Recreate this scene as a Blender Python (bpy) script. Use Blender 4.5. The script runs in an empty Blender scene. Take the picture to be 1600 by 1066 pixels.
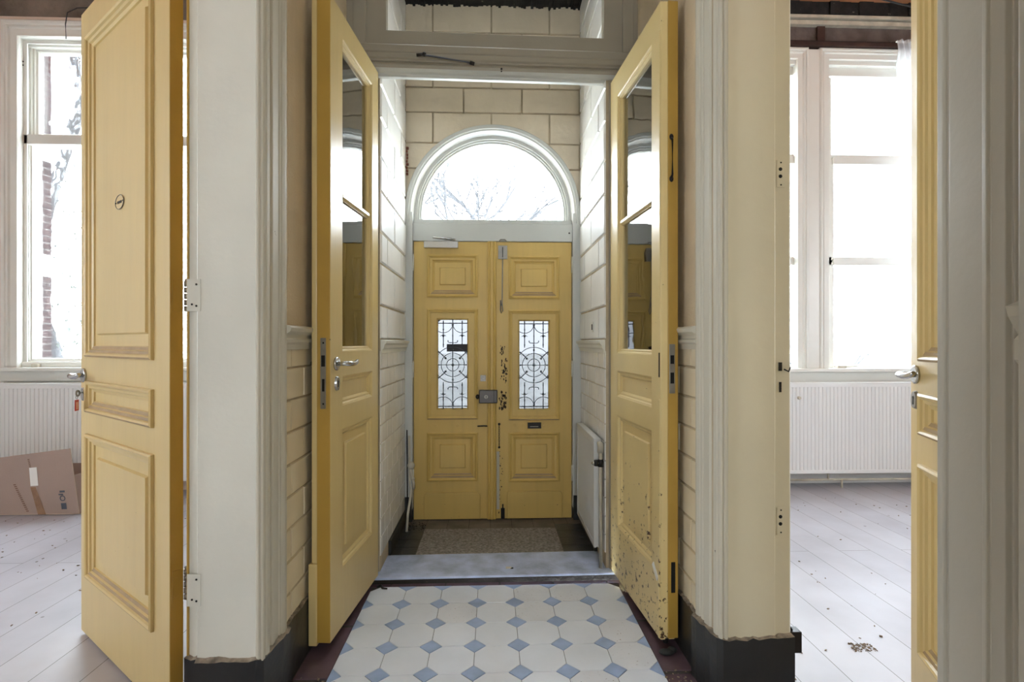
import bpy, bmesh, math, random
from mathutils import Vector, Matrix
random.seed(7)
sc = bpy.context.scene
COL = sc.collection
PI = math.pi
# ------------------------------------------------------------------ camera, world, light, exposure
F, YAW, CY, CAMZ = 825.0, 0.038, 536.0, 1.25
cd = bpy.data.cameras.new('camera'); cam = bpy.data.objects.new('camera', cd); COL.objects.link(cam)
cd.sensor_width = 36.0; cd.lens = F/1600*36.0; cd.shift_y = (CY-533.0)/1600.0
cd.clip_start = 0.05; cd.clip_end = 300
cam.location = (0, 0, CAMZ); cam.rotation_euler = (PI/2, 0, -YAW)
sc.camera = cam
sc.view_settings.view_transform = 'Standard'; sc.view_settings.look = 'None'
sc.view_settings.gamma = 1; sc.view_settings.use_curve_mapping = False
sc.view_settings.exposure = 0.52
WORLD = 21.0
w = bpy.data.worlds.new('overcast_sky'); sc.world = w; w.use_nodes = True
nt = w.node_tree; nt.nodes.clear()
o_ = nt.nodes.new('ShaderNodeOutputWorld'); b_ = nt.nodes.new('ShaderNodeBackground')
g_ = nt.nodes.new('ShaderNodeTexCoord'); s_ = nt.nodes.new('ShaderNodeSeparateXYZ'); r_ = nt.nodes.new('ShaderNodeValToRGB')
nt.links.new(g_.outputs['Generated'], s_.inputs[0]); nt.links.new(s_.outputs['Z'], r_.inputs[0])
r_.color_ramp.elements[0].position = 0.0; r_.color_ramp.elements[0].color = (0.83, 0.915, 1.0, 1)
r_.color_ramp.elements[1].position = 1.0; r_.color_ramp.elements[1].color = (0.80, 0.90, 1.0, 1)
nt.links.new(r_.outputs[0], b_.inputs['Color']); b_.inputs['Strength'].default_value = WORLD
nt.links.new(b_.outputs[0], o_.inputs['Surface'])

def portal(name, loc, rot, sx, sy):
    l = bpy.data.lights.new(name, 'AREA'); l.shape = 'RECTANGLE'; l.size = sx; l.size_y = sy
    l.cycles.is_portal = True
    o = bpy.data.objects.new(name, l); COL.objects.link(o); o.location = loc; o.rotation_euler = rot
portal('portal_left_window', (-3.2, 4.95, 2.35), (-PI/2, 0, 0), 1.6, 2.8)
portal('portal_right_window', (3.0, 4.95, 2.35), (-PI/2, 0, 0), 2.4, 2.8)
portal('portal_front_door', (0.0, 3.8, 1.8), (-PI/2, 0, 0), 1.1, 2.2)
portal('portal_left_room_side', (-5.28, 0.78, 1.95), (0, -PI/2, 0), 1.8, 0.78)
portal('portal_right_room_side', (5.48, 0.88, 1.95), (0, PI/2, 0), 1.8, 0.98)
portal('portal_hall_end', (0.0, -2.68, 1.7), (PI/2, 0, 0), 0.64, 1.05)

# ------------------------------------------------------------------ materials
def lin(c):
    return tuple(((v/255)/12.92 if v/255 <= 0.04045 else ((v/255+0.055)/1.055)**2.4) for v in c)
MATS = {}
def paint(name, rgb, rough=0.4, var=0.10, vscale=2.5, bump=0.15, bscale=60, chips=0.0, chiprgb=(70, 50, 30), cscale=22, spec=0.5, metal=0.0, stretch=(1, 1, 1), zchip=None, streak=0.0):
    m = bpy.data.materials.new(name); m.use_nodes = True; MATS[name] = m
    n = m.node_tree.nodes; L = m.node_tree.links
    b = n['Principled BSDF']; b.inputs['Roughness'].default_value = rough; b.inputs['Metallic'].default_value = metal
    b.inputs['Specular IOR Level'].default_value = spec
    tc = n.new('ShaderNodeTexCoord'); mp = n.new('ShaderNodeMapping'); mp.inputs['Scale'].default_value = stretch
    L.new(tc.outputs['Object'], mp.inputs[0])
    n1 = n.new('ShaderNodeTexNoise'); n1.inputs['Scale'].default_value = vscale; n1.inputs['Detail'].default_value = 5
    L.new(mp.outputs[0], n1.inputs['Vector'])
    c = lin(rgb); a = tuple(v*(1-var*1.6) for v in c); d = tuple(min(1, v*(1+var*0.6)) for v in c)
    rp = n.new('ShaderNodeValToRGB'); rp.color_ramp.elements[0].position = 0.3; rp.color_ramp.elements[1].position = 0.7
    rp.color_ramp.elements[0].color = (*a, 1); rp.color_ramp.elements[1].color = (*d, 1)
    L.new(n1.outputs['Fac'], rp.inputs[0]); col = rp.outputs[0]
    if streak > 0:
        mp2 = n.new('ShaderNodeMapping'); mp2.inputs['Scale'].default_value = (9, 9, 0.6); L.new(tc.outputs['Object'], mp2.inputs[0])
        n4 = n.new('ShaderNodeTexNoise'); n4.inputs['Scale'].default_value = 3; n4.inputs['Detail'].default_value = 6; L.new(mp2.outputs[0], n4.inputs['Vector'])
        r4 = n.new('ShaderNodeMapRange'); r4.inputs[1].default_value = 0.45; r4.inputs[2].default_value = 0.8; r4.inputs[3].default_value = 0; r4.inputs[4].default_value = streak
        L.new(n4.outputs['Fac'], r4.inputs[0])
        mm = n.new('ShaderNodeMix'); mm.data_type = 'RGBA'; L.new(r4.outputs[0], mm.inputs[0]); L.new(col, mm.inputs[6]); mm.inputs[7].default_value = (*[v*0.45 for v in c], 1); col = mm.outputs[2]
    if chips > 0:
        n2 = n.new('ShaderNodeTexNoise'); n2.inputs['Scale'].default_value = cscale; n2.inputs['Detail'].default_value = 6; n2.inputs['Roughness'].default_value = 0.65
        L.new(tc.outputs['Object'], n2.inputs['Vector'])
        th = n.new('ShaderNodeMapRange'); th.inputs[1].default_value = 0.78-chips; th.inputs[2].default_value = 0.79-chips
        src = n2.outputs['Fac']
        if zchip:
            sp = n.new('ShaderNodeSeparateXYZ'); L.new(tc.outputs['Object'], sp.inputs[0])
            zr = n.new('ShaderNodeMapRange'); zr.inputs[1].default_value = zchip[0]; zr.inputs[2].default_value = zchip[1]; zr.inputs[3].default_value = 0.12; zr.inputs[4].default_value = 0.0
            L.new(sp.outputs['Z'], zr.inputs[0]); ad = n.new('ShaderNodeMath'); L.new(n2.outputs['Fac'], ad.inputs[0]); L.new(zr.outputs[0], ad.inputs[1]); src = ad.outputs[0]
        L.new(src, th.inputs[0])
        m2 = n.new('ShaderNodeMix'); m2.data_type = 'RGBA'; L.new(th.outputs[0], m2.inputs[0]); L.new(col, m2.inputs[6]); m2.inputs[7].default_value = (*lin(chiprgb), 1); col = m2.outputs[2]
    L.new(col, b.inputs['Base Color'])
    if bump > 0:
        n3 = n.new('ShaderNodeTexNoise'); n3.inputs['Scale'].default_value = bscale; n3.inputs['Detail'].default_value = 4
        L.new(mp.outputs[0], n3.inputs['Vector'])
        bp = n.new('ShaderNodeBump'); bp.inputs['Strength'].default_value = bump; bp.inputs['Distance'].default_value = 0.01
        L.new(n3.outputs['Fac'], bp.inputs['Height']); L.new(bp.outputs[0], b.inputs['Normal'])
    return m
def glassmat(name, tint=(0.97, 0.98, 0.98), refl=1.0, rough=0.01, wav=0.02):
    m = bpy.data.materials.new(name); m.use_nodes = True; n = m.node_tree.nodes; L = m.node_tree.links; n.clear()
    o = n.new('ShaderNodeOutputMaterial'); t = n.new('ShaderNodeBsdfTransparent'); g = n.new('ShaderNodeBsdfGlossy'); x = n.new('ShaderNodeMixShader')
    f = n.new('ShaderNodeFresnel'); f.inputs['IOR'].default_value = 1.6
    t.inputs[0].default_value = (*tint, 1); g.inputs['Roughness'].default_value = rough
    mu = n.new('ShaderNodeMath'); mu.operation = 'MULTIPLY'; mu.inputs[1].default_value = refl; mu.use_clamp = True
    L.new(f.outputs[0], mu.inputs[0]); L.new(mu.outputs[0], x.inputs[0]); L.new(t.outputs[0], x.inputs[1]); L.new(g.outputs[0], x.inputs[2]); L.new(x.outputs[0], o.inputs[0])
    tc = n.new('ShaderNodeTexCoord'); no = n.new('ShaderNodeTexNoise'); no.inputs['Scale'].default_value = 5; L.new(tc.outputs['Object'], no.inputs['Vector'])
    bp = n.new('ShaderNodeBump'); bp.inputs['Strength'].default_value = wav; bp.inputs['Distance'].default_value = 0.1; L.new(no.outputs['Fac'], bp.inputs['Height'])
    L.new(bp.outputs[0], g.inputs['Normal'])
    return m
YEL = paint('yellow_door_paint', (218, 193, 134), 0.33, 0.06, 2.0, 0.05, 40, chips=0.045, chiprgb=(110, 82, 52), cscale=44, streak=0.10, stretch=(1, 1, 0.3))
YELC = paint('yellow_chipped_paint', (236, 212, 152), 0.35, 0.07, 2.0, 0.06, 40, chips=0.085, chiprgb=(88, 62, 40), cscale=34, zchip=(0.1, 0.9))
YELF = paint('yellow_front_door_paint', (218, 184, 104), 0.42, 0.08, 1.6, 0.06, 40, chips=0.02, chiprgb=(96, 74, 38), cscale=26, zchip=(0.0, 0.35), streak=0.15)
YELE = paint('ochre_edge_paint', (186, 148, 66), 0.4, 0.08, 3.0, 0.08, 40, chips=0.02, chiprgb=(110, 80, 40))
YELD = paint('dusty_ledge_paint', (176, 150, 112), 0.6, 0.12, 10, 0.1, 60)
WHT = paint('white_gloss_paint', (232, 230, 222), 0.32, 0.03, 2.0, 0.05, 30)
WHTR = paint('white_worn_paint', (222, 220, 208), 0.36, 0.06, 2.5, 0.08, 40, chips=0.01, chiprgb=(120, 105, 85), cscale=30)
GREYF = paint('stone_grey_paint', (182, 176, 162), 0.42, 0.07, 1.8, 0.08, 30)
CREAM = paint('cream_reveal_paint', (212, 202, 176), 0.42, 0.05, 1.6, 0.06, 30, chips=0.03, chiprgb=(130, 112, 84), cscale=30)
CASING = paint('casing_offwhite_paint', (196, 190, 173), 0.62, 0.06, 1.8, 0.08, 30, chips=0.055, chiprgb=(92, 80, 62), cscale=40, stretch=(1, 1, 0.3))
LINT = paint('dim_grey_frame_paint', (158, 150, 134), 0.45, 0.07, 1.8, 0.08, 30)
FRM = paint('front_frame_paint', (204, 205, 200), 0.45, 0.05, 2.0, 0.06, 40)
HALLW = paint('hall_wall_tan', (222, 204, 174), 0.5, 0.12, 1.3, 0.35, 90, streak=0.12)
BLK = paint('block_wall_cream', (242, 241, 238), 0.30, 0.07, 3.0, 0.12, 26)
BLKB = paint('block_wall_beige', (220, 206, 182), 0.5, 0.08, 3.0, 0.3, 30)
TILEW = paint('wall_tile_cream', (240, 238, 234), 0.16, 0.07, 4.0, 0.05, 12)
TILEH = paint('hall_tile_cream', (228, 214, 184), 0.3, 0.07, 4.0, 0.05, 12)
GROUT = paint('grout_brown', (196, 180, 152), 0.8, 0.15, 8, 0.2, 60)
BLACK = paint('black_stone_skirting', (40, 40, 40), 0.38, 0.3, 3.0, 0.3, 14, chips=0.05, chiprgb=(120, 116, 108), cscale=20)
RUBBLE = paint('broken_plaster_edge', (150, 136, 118), 0.9, 0.4, 30, 1.0, 50)
BLUES = paint('bluestone_threshold', (198, 210, 238), 0.22, 0.2, 9, 0.15, 70, chips=0.05, chiprgb=(176, 182, 194), cscale=8)
DARKR = paint('dark_riser', (46, 38, 30), 0.8, 0.3, 12, 0.8, 40, chips=0.08, chiprgb=(110, 76, 50))
PURP = paint('purple_border_tile', (104, 84, 92), 0.22, 0.2, 5, 0.08, 40)
OCT = paint('octagon_tile_white', (238, 242, 250), 0.22, 0.06, 3, 0.06, 40, chips=0.04, chiprgb=(120, 104, 92), cscale=60)
OCT2 = paint('octagon_tile_warm', (234, 236, 242), 0.22, 0.06, 4, 0.06, 40, chips=0.13, chiprgb=(130, 114, 100), cscale=90)
DIA = paint('blue_diamond_tile', (164, 184, 218), 0.3, 0.12, 12, 0.06, 40)
GRT = paint('floor_grout_dark', (70, 62, 58), 0.9, 0.2, 12, 0.2, 60)
MATF = paint('mat_speckled_tile', (158, 150, 142), 0.85, 0.35, 70, 0.5, 80)
DKT = paint('dark_floor_tile', (56, 56, 58), 0.3, 0.35, 9, 0.1, 40, chips=0.06, chiprgb=(96, 88, 76), cscale=12)
BRT = paint('brown_floor_tile', (112, 102, 94), 0.6, 0.25, 9, 0.1, 40)
CHR = paint('brushed_metal', (190, 190, 188), 0.25, 0.03, 3, 0.02, 60, metal=1.0)
BRS = paint('worn_steel', (150, 146, 138), 0.4, 0.12, 20, 0.1, 60, metal=0.9)
IRON = paint('wrought_iron', (84, 88, 96), 0.5, 0.15, 20, 0.1, 60, metal=0.3)
DKM = paint('dark_metal', (40, 36, 34), 0.45, 0.2, 20, 0.1, 60, metal=0.5)
HOLE = paint('dark_hole', (14, 12, 10), 0.9, 0.0, 3, 0)
LOCK = paint('lock_grey', (92, 88, 86), 0.35, 0.08, 12, 0.05, 60, metal=0.6)
RAD = paint('radiator_white', (236, 236, 234), 0.3, 0.02, 2, 0.02, 30)
RADG = paint('radiator_grey_white', (216, 216, 214), 0.35, 0.03, 2, 0.02, 30)
CARD = paint('cardboard', (170, 148, 136), 0.8, 0.05, 2, 0.08, 90)
CARDE = paint('cardboard_edge', (214, 196, 172), 0.8, 0.05, 5, 0.1, 90)
INK = paint('blue_grey_ink', (84, 90, 100), 0.8, 0.1, 20, 0)
INKB = paint('brown_ink', (128, 98, 84), 0.8, 0.1, 20, 0)
TAPE = paint('packing_tape', (158, 122, 92), 0.2, 0.15, 20, 0.3, 60)
STICK = paint('paper_label', (240, 238, 232), 0.6, 0.02, 5, 0)
RED = paint('red_plastic', (190, 40, 34), 0.35, 0.03, 5, 0)
PINK = paint('pink_paper', (224, 170, 158), 0.6, 0.03, 5, 0)
PLAST = paint('pinkish_plaster', (228, 206, 188), 0.7, 0.08, 1.5, 0.3, 30)
WALLR = paint('room_wall_white', (232, 230, 226), 0.6, 0.03, 1.5, 0.1, 40)
BAREP = paint('bare_grey_plaster', (128, 112, 98), 0.9, 0.35, 4, 1.0, 18)
BARED = paint('dark_bare_plaster', (112, 98, 92), 0.9, 0.4, 5, 1.0, 18)
TIMB = paint('dark_timber', (66, 42, 34), 0.75, 0.3, 6, 0.5, 20)
CHAR = paint('charred_beam', (36, 32, 30), 0.85, 0.5, 12, 1.0, 24, chips=0.12, chiprgb=(120, 112, 100), cscale=18)
ORNG = paint('ceiling_boards', (186, 124, 82), 0.7, 0.2, 3, 0.3, 30, stretch=(1, 8, 1))
BARK = paint('pale_bark', (48, 48, 50), 0.9, 0.3, 6, 0.5, 20)
LEAFM = paint('ivy_leaf', (44, 50, 42), 0.7, 0.3, 4, 0)
LAWN = paint('pale_ground', (226, 226, 220), 0.9, 0.2, 1, 0.2, 10)
CABLE = paint('black_cable', (30, 28, 28), 0.5, 0.1, 5, 0)
RUBR = paint('dark_rubber', (48, 48, 46), 0.7, 0.1, 5, 0.1, 60)
MUD = paint('debris', (140, 120, 98), 0.95, 0.3, 30, 0.3, 60)
CPIPE = paint('dirty_white_pipe', (206, 198, 180), 0.5, 0.15, 12, 0.2, 60)
RUST = paint('red_rusty_brick', (150, 92, 72), 0.9, 0.3, 20, 0.6, 50)
GLASS = glassmat('door_glass', refl=2.2, wav=0.012)
WGLASS = glassmat('window_glass', refl=0.7)
OBSC = glassmat('obscured_door_glass', tint=(0.19, 0.19, 0.193), refl=0.7)

def brickmat():
    m = bpy.data.materials.new('brick_outside'); m.use_nodes = True; n = m.node_tree.nodes; L = m.node_tree.links; b = n['Principled BSDF']
    tc = n.new('ShaderNodeTexCoord'); sp = n.new('ShaderNodeSeparateXYZ'); cb = n.new('ShaderNodeCombineXYZ')
    ad = n.new('ShaderNodeMath'); L.new(tc.outputs['Object'], sp.inputs[0]); L.new(sp.outputs['X'], ad.inputs[0]); L.new(sp.outputs['Y'], ad.inputs[1])
    L.new(ad.outputs[0], cb.inputs['X']); L.new(sp.outputs['Z'], cb.inputs['Y'])
    br = n.new('ShaderNodeTexBrick'); br.inputs['Scale'].default_value = 1; br.inputs['Brick Width'].default_value = 0.22; br.inputs['Row Height'].default_value = 0.062; br.inputs['Mortar Size'].default_value = 0.005
    br.inputs['Color1'].default_value = (*lin((46, 22, 24)), 1); br.inputs['Color2'].default_value = (*lin((36, 18, 20)), 1); br.inputs['Mortar'].default_value = (*lin((84, 80, 78)), 1)
    L.new(cb.outputs[0], br.inputs['Vector']); L.new(br.outputs['Color'], b.inputs['Base Color']); b.inputs['Roughness'].default_value = 0.9
    return m
BRICK = brickmat()

def plankmat(name, c1, c2, width):
    m = bpy.data.materials.new(name); m.use_nodes = True; n = m.node_tree.nodes; L = m.node_tree.links; b = n['Principled BSDF']
    tc = n.new('ShaderNodeTexCoord'); mp = n.new('ShaderNodeMapping'); mp.inputs['Rotation'].default_value = (0, 0, PI/2); L.new(tc.outputs['Object'], mp.inputs[0])
    br = n.new('ShaderNodeTexBrick'); br.inputs['Scale'].default_value = 1; br.inputs['Brick Width'].default_value = 3.1; br.inputs['Row Height'].default_value = width; br.inputs['Mortar Size'].default_value = 0.0016
    br.inputs['Color1'].default_value = (*lin(c1), 1); br.inputs['Color2'].default_value = (*lin(c2), 1); br.inputs['Mortar'].default_value = (*lin((96, 88, 84)), 1)
    L.new(mp.outputs[0], br.inputs['Vector'])
    n1 = n.new('ShaderNodeTexNoise'); n1.inputs['Scale'].default_value = 2.2; n1.inputs['Detail'].default_value = 7; L.new(tc.outputs['Object'], n1.inputs['Vector'])
    rp = n.new('ShaderNodeValToRGB'); rp.color_ramp.elements[0].position = 0.35; rp.color_ramp.elements[0].color = (0.70, 0.68, 0.68, 1); rp.color_ramp.elements[1].position = 0.62; rp.color_ramp.elements[1].color = (1, 1, 1, 1)
    L.new(n1.outputs['Fac'], rp.inputs[0])
    mx = n.new('ShaderNodeMix'); mx.data_type = 'RGBA'; mx.blend_type = 'MULTIPLY'; mx.inputs[0].default_value = 0.6; L.new(br.outputs['Color'], mx.inputs[6]); L.new(rp.outputs[0], mx.inputs[7])
    vo = n.new('ShaderNodeTexVoronoi'); vo.inputs['Scale'].default_value = 4.5; L.new(tc.outputs['Object'], vo.inputs['Vector'])
    th = n.new('ShaderNodeMapRange'); th.inputs[1].default_value = 0.035; th.inputs[2].default_value = 0.045; th.inputs[3].default_value = 0.75; th.inputs[4].default_value = 0; L.new(vo.outputs['Distance'], th.inputs[0])
    m2 = n.new('ShaderNodeMix'); m2.data_type = 'RGBA'; L.new(th.outputs[0], m2.inputs[0]); L.new(mx.outputs[2], m2.inputs[6]); m2.inputs[7].default_value = (*lin((100, 90, 84)), 1)
    L.new(m2.outputs[2], b.inputs['Base Color']); b.inputs['Roughness'].default_value = 0.42
    bp = n.new('ShaderNodeBump'); bp.inputs['Strength'].default_value = 0.25; bp.inputs['Distance'].default_value = 0.004; bp.invert = True
    L.new(br.outputs['Fac'], bp.inputs['Height']); L.new(bp.outputs[0], b.inputs['Normal'])
    return m
PLANK = plankmat('grey_painted_boards', (190, 188, 194), (180, 178, 186), 0.19)

def clothmat():
    m = bpy.data.materials.new('sheer_cloth'); m.use_nodes = True; n = m.node_tree.nodes; L = m.node_tree.links; n.clear()
    o = n.new('ShaderNodeOutputMaterial'); t = n.new('ShaderNodeBsdfTransparent'); d = n.new('ShaderNodeBsdfDiffuse'); tr = n.new('ShaderNodeBsdfTranslucent')
    d.inputs[0].default_value = (0.85, 0.85, 0.88, 1); tr.inputs[0].default_value = (0.85, 0.85, 0.88, 1)
    a = n.new('ShaderNodeMixShader'); a.inputs[0].default_value = 0.5; L.new(d.outputs[0], a.inputs[1]); L.new(tr.outputs[0], a.inputs[2])
    x = n.new('ShaderNodeMixShader'); x.inputs[0].default_value = 0.38; L.new(t.outputs[0], x.inputs[1]); L.new(a.outputs[0], x.inputs[2]); L.new(x.outputs[0], o.inputs[0])
    return m
SHEER = clothmat()

# ------------------------------------------------------------------ mesh helpers
class MB:
    def __init__(s, *mats): s.bm = bmesh.new(); s.mats = list(mats)
    def mi(s, m):
        if m is None: return 0
        if m not in s.mats: s.mats.append(m)
        return s.mats.index(m)
    def face(s, pts, m=None, smooth=False):
        vs = [s.bm.verts.new(p) for p in pts]; f = s.bm.faces.new(vs); f.material_index = s.mi(m); f.smooth = smooth; return f
    def box(s, x0, x1, y0, y1, z0, z1, m=None, M=None):
        c = [Vector(p) for p in ((x0, y0, z0), (x1, y0, z0), (x1, y1, z0), (x0, y1, z0), (x0, y0, z1), (x1, y0, z1), (x1, y1, z1), (x0, y1, z1))]
        if M: c = [M @ p for p in c]
        v = [s.bm.verts.new(p) for p in c]
        for q in ((0, 3, 2, 1), (4, 5, 6, 7), (0, 1, 5, 4), (1, 2, 6, 5), (2, 3, 7, 6), (3, 0, 4, 7)):
            f = s.bm.faces.new([v[i] for i in q]); f.material_index = s.mi(m)
        return s
    def raised(s, x0, x1, z0, z1, yb, yt, inset, m=None, M=None, mslope=None):      # truncated block in the xz plane rising from yb to yt
        a = [(x0, yb, z0), (x1, yb, z0), (x1, yb, z1), (x0, yb, z1)]; i = inset
        b = [(x0+i, yt, z0+i), (x1-i, yt, z0+i), (x1-i, yt, z1-i), (x0+i, yt, z1-i)]
        A = [s.bm.verts.new(M @ Vector(p) if M else p) for p in a]; B = [s.bm.verts.new(M @ Vector(p) if M else p) for p in b]
        f = s.bm.faces.new(B); f.material_index = s.mi(m)
        for k in range(4):
            f = s.bm.faces.new([A[k], A[(k+1) % 4], B[(k+1) % 4], B[k]]); f.material_index = s.mi(mslope if (mslope and k == 0) else m)
        return s
    def prism(s, poly, z0, z1, m=None, cap=True, smooth=False, M=None):        # polygon in xy extruded along z
        T = (lambda p: M @ Vector(p)) if M else Vector
        a = [s.bm.verts.new(T((x, y, z0))) for x, y in poly]; b = [s.bm.verts.new(T((x, y, z1))) for x, y in poly]
        k = len(poly)
        for i in range(k):
            f = s.bm.faces.new([a[i], a[(i+1) % k], b[(i+1) % k], b[i]]); f.material_index = s.mi(m); f.smooth = smooth
        if cap:
            for q in (a[::-1], b):
                f = s.bm.faces.new(q); f.material_index = s.mi(m)
        return s
    def ring(s, x0, x1, z0, z1, prof, m=None, mled=None, M=None, ledge=None):   # mitred frame: prof = [(inset, y)], closed rectangle in xz
        loops = []
        for ins, y in prof:
            c = [(x0+ins, y, z0+ins), (x1-ins, y, z0+ins), (x1-ins, y, z1-ins), (x0+ins, y, z1-ins)]
            loops.append([s.bm.verts.new(M @ Vector(p) if M else p) for p in c])
        for j in range(len(loops)-1):
            for k in range(4):
                f = s.bm.faces.new([loops[j][k], loops[j][(k+1) % 4], loops[j+1][(k+1) % 4], loops[j+1][k]])
                f.material_index = s.mi(mled if (mled and k == 0 and ledge and j in ledge) else m)
        return s
    def sweep(s, path, prof, m=None, smooth=False):         # path of (x, z, nx, nz); prof = [(inset along n, y)]
        rows = []
        for x, z, nx, nz in path: rows.append([s.bm.verts.new((x+nx*a, y, z+nz*a)) for a, y in prof])
        for i in range(len(rows)-1):
            for j in range(len(prof)-1):
                f = s.bm.faces.new([rows[i][j], rows[i+1][j], rows[i+1][j+1], rows[i][j+1]]); f.material_index = s.mi(m); f.smooth = smooth
        return s
    def tube(s, pts, r, m=None, seg=8, caps=True):
        pts = [Vector(p) for p in pts]; rr = r if isinstance(r, (list, tuple)) else [r]*len(pts); rings = []; up = None
        for i, p in enumerate(pts):
            d = (pts[min(i+1, len(pts)-1)]-pts[max(i-1, 0)])
            if d.length < 1e-9: d = Vector((0, 0, 1))
            d.normalize()
            if up is None: up = Vector((0, 0, 1)) if abs(d.z) < 0.9 else Vector((1, 0, 0))
            a = d.cross(up)
            if a.length < 1e-4: a = d.cross(Vector((0.3, 1, 0.1)))
            a.normalize(); b = d.cross(a); up = b.cross(d) * 1.0 if False else up
            rings.append([s.bm.verts.new(p + (a*math.cos(t)+b*math.sin(t))*rr[i]) for t in [2*PI*k/seg for k in range(seg)]])
        for i in range(len(rings)-1):
            for k in range(seg):
                f = s.bm.faces.new([rings[i][k], rings[i][(k+1) % seg], rings[i+1][(k+1) % seg], rings[i+1][k]]); f.material_index = s.mi(m); f.smooth = True
        if caps:
            for q in (rings[0][::-1], rings[-1]):
                f = s.bm.faces.new(q); f.material_index = s.mi(m)
        return s
    def disc(s, c, n, r, h, m=None, seg=24, r2=None):      # short cylinder from c along n
        n = Vector(n).normalized(); return s.tube([Vector(c), Vector(c)+n*h*0.7, Vector(c)+n*h], [r, r, r2 if r2 is not None else r*0.85], m, seg)
    def ball(s, c, r, m=None, sc_=(1, 1, 1), seg=12):
        M = Matrix.Translation(Vector(c)) @ Matrix.Diagonal((r*sc_[0], r*sc_[1], r*sc_[2], 1))
        g = bmesh.ops.create_uvsphere(s.bm, u_segments=seg, v_segments=seg//2+2, radius=1, matrix=M)
        for v in g['verts']:
            for f in v.link_faces: f.material_index = s.mi(m); f.smooth = True
        return s
    def build(s, name, mat=None, parent=None, bevel=0, M=None, weld=False, fixn=True):
        if weld: bmesh.ops.remove_doubles(s.bm, verts=s.bm.verts, dist=1e-5)
        if fixn: bmesh.ops.recalc_face_normals(s.bm, faces=s.bm.faces)
        me = bpy.data.meshes.new(name); s.bm.to_mesh(me); s.bm.free()
        mats = s.mats if s.mats else [mat]
        for m in mats: me.materials.append(m)
        o = bpy.data.objects.new(name, me); COL.objects.link(o)
        if parent: o.parent = parent
        if M: o.matrix_local = M
        if bevel:
            b = o.modifiers.new('bevel', 'BEVEL'); b.width = bevel; b.segments = 2; b.limit_method = 'ANGLE'; b.angle_limit = math.radians(40)
        return o
def empty(name, loc=(0, 0, 0), rz=0, ry=0):
    o = bpy.data.objects.new(name, None); COL.objects.link(o); o.location = loc; o.rotation_euler = (0, ry, rz); o.empty_display_size = 0.1; return o
def tag(o, label, cat, group=None, kind=None):
    o['label'] = label; o['category'] = cat
    if group: o['group'] = group
    if kind: o['kind'] = kind
    return o
def struct(o, label, cat): return tag(o, label, cat, kind='structure')

def grid_slab(mb, xs, zs, holes, y0, y1, m=None, medge=None):
    """board from y0 to y1 over the grid xs*zs, leaving out the cells whose middle lies in a hole (x0,x1,z0,z1)"""
    V = {}
    def v(i, j, k):
        if (i, j, k) not in V: V[(i, j, k)] = mb.bm.verts.new((xs[i], (y0, y1)[k], zs[j]))
        return V[(i, j, k)]
    def solid(i, j):
        if i < 0 or j < 0 or i >= len(xs)-1 or j >= len(zs)-1: return False
        cx, cz = (xs[i]+xs[i+1])/2, (zs[j]+zs[j+1])/2
        return not any(a < cx < b and c < cz < d for a, b, c, d in holes)
    def F(q, e=False):
        f = mb.bm.faces.new(q); f.material_index = mb.mi(medge if (e and medge) else m)
    for i in range(len(xs)-1):
        for j in range(len(zs)-1):
            if not solid(i, j): continue
            F([v(i, j, 0), v(i+1, j, 0), v(i+1, j+1, 0), v(i, j+1, 0)])
            F([v(i, j, 1), v(i, j+1, 1), v(i+1, j+1, 1), v(i+1, j, 1)])
            if not solid(i-1, j): F([v(i, j, 0), v(i, j+1, 0), v(i, j+1, 1), v(i, j, 1)], i == 0)
            if not solid(i+1, j): F([v(i+1, j, 0), v(i+1, j, 1), v(i+1, j+1, 1), v(i+1, j+1, 0)], i == len(xs)-2)
            if not solid(i, j-1): F([v(i, j, 0), v(i, j, 1), v(i+1, j, 1), v(i+1, j, 0)])
            if not solid(i, j+1): F([v(i, j+1, 0), v(i+1, j+1, 0), v(i+1, j+1, 1), v(i, j+1, 1)])
def cuts(lo, hi, hs, k):
    s = {lo, hi}
    for h in hs: s.add(h[k]); s.add(h[k+1])
    return sorted(s)
def leaf_frame(wd, h, t, holes, mat, parent, medge=None, z0=0.0):
    mb = MB(mat)
    grid_slab(mb, cuts(0, wd, holes, 0), cuts(z0, h, holes, 2), holes, -t/2, t/2, mat, medge)
    return mb.build('leaf_frame', parent=parent, bevel=0.003)

# ------------------------------------------------------------------ block and tile walls (real joints)
def block_rows(mb, P, s0, s1, courses, length, gap, depth, m, bev, phase=0.0, lowm=None):
    """P(s, z, d) -> world point; s runs along the wall, d out of it. Blocks in running bond."""
    for r in range(len(courses)-1):
        z0, z1 = courses[r]+gap/2, courses[r+1]-gap/2
        st = s0 - length + ((phase + (0.5 if r % 2 else 0.0)) % 1.0)*length
        while st < s1:
            a, b = max(s0, st+gap/2), min(s1, st+length-gap/2); st += length
            if b-a < 0.012: continue
            e = bev; dd = depth*random.uniform(0.8, 1.1)
            A = [(a, z0), (b, z0), (b, z1), (a, z1)]
            B = [(a+e, z0+e), (b-e, z0+e), (b-e, z1-e), (a+e, z1-e)]
            va = [mb.bm.verts.new(P(x, z, 0)) for x, z in A]; vb = [mb.bm.verts.new(P(x, z, dd)) for x, z in B]
            f = mb.bm.faces.new(vb); f.material_index = mb.mi(m)
            for k in range(4):
                f = mb.bm.faces.new([va[k], va[(k+1) % 4], vb[(k+1) % 4], vb[k]]); f.material_index = mb.mi(m)

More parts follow.
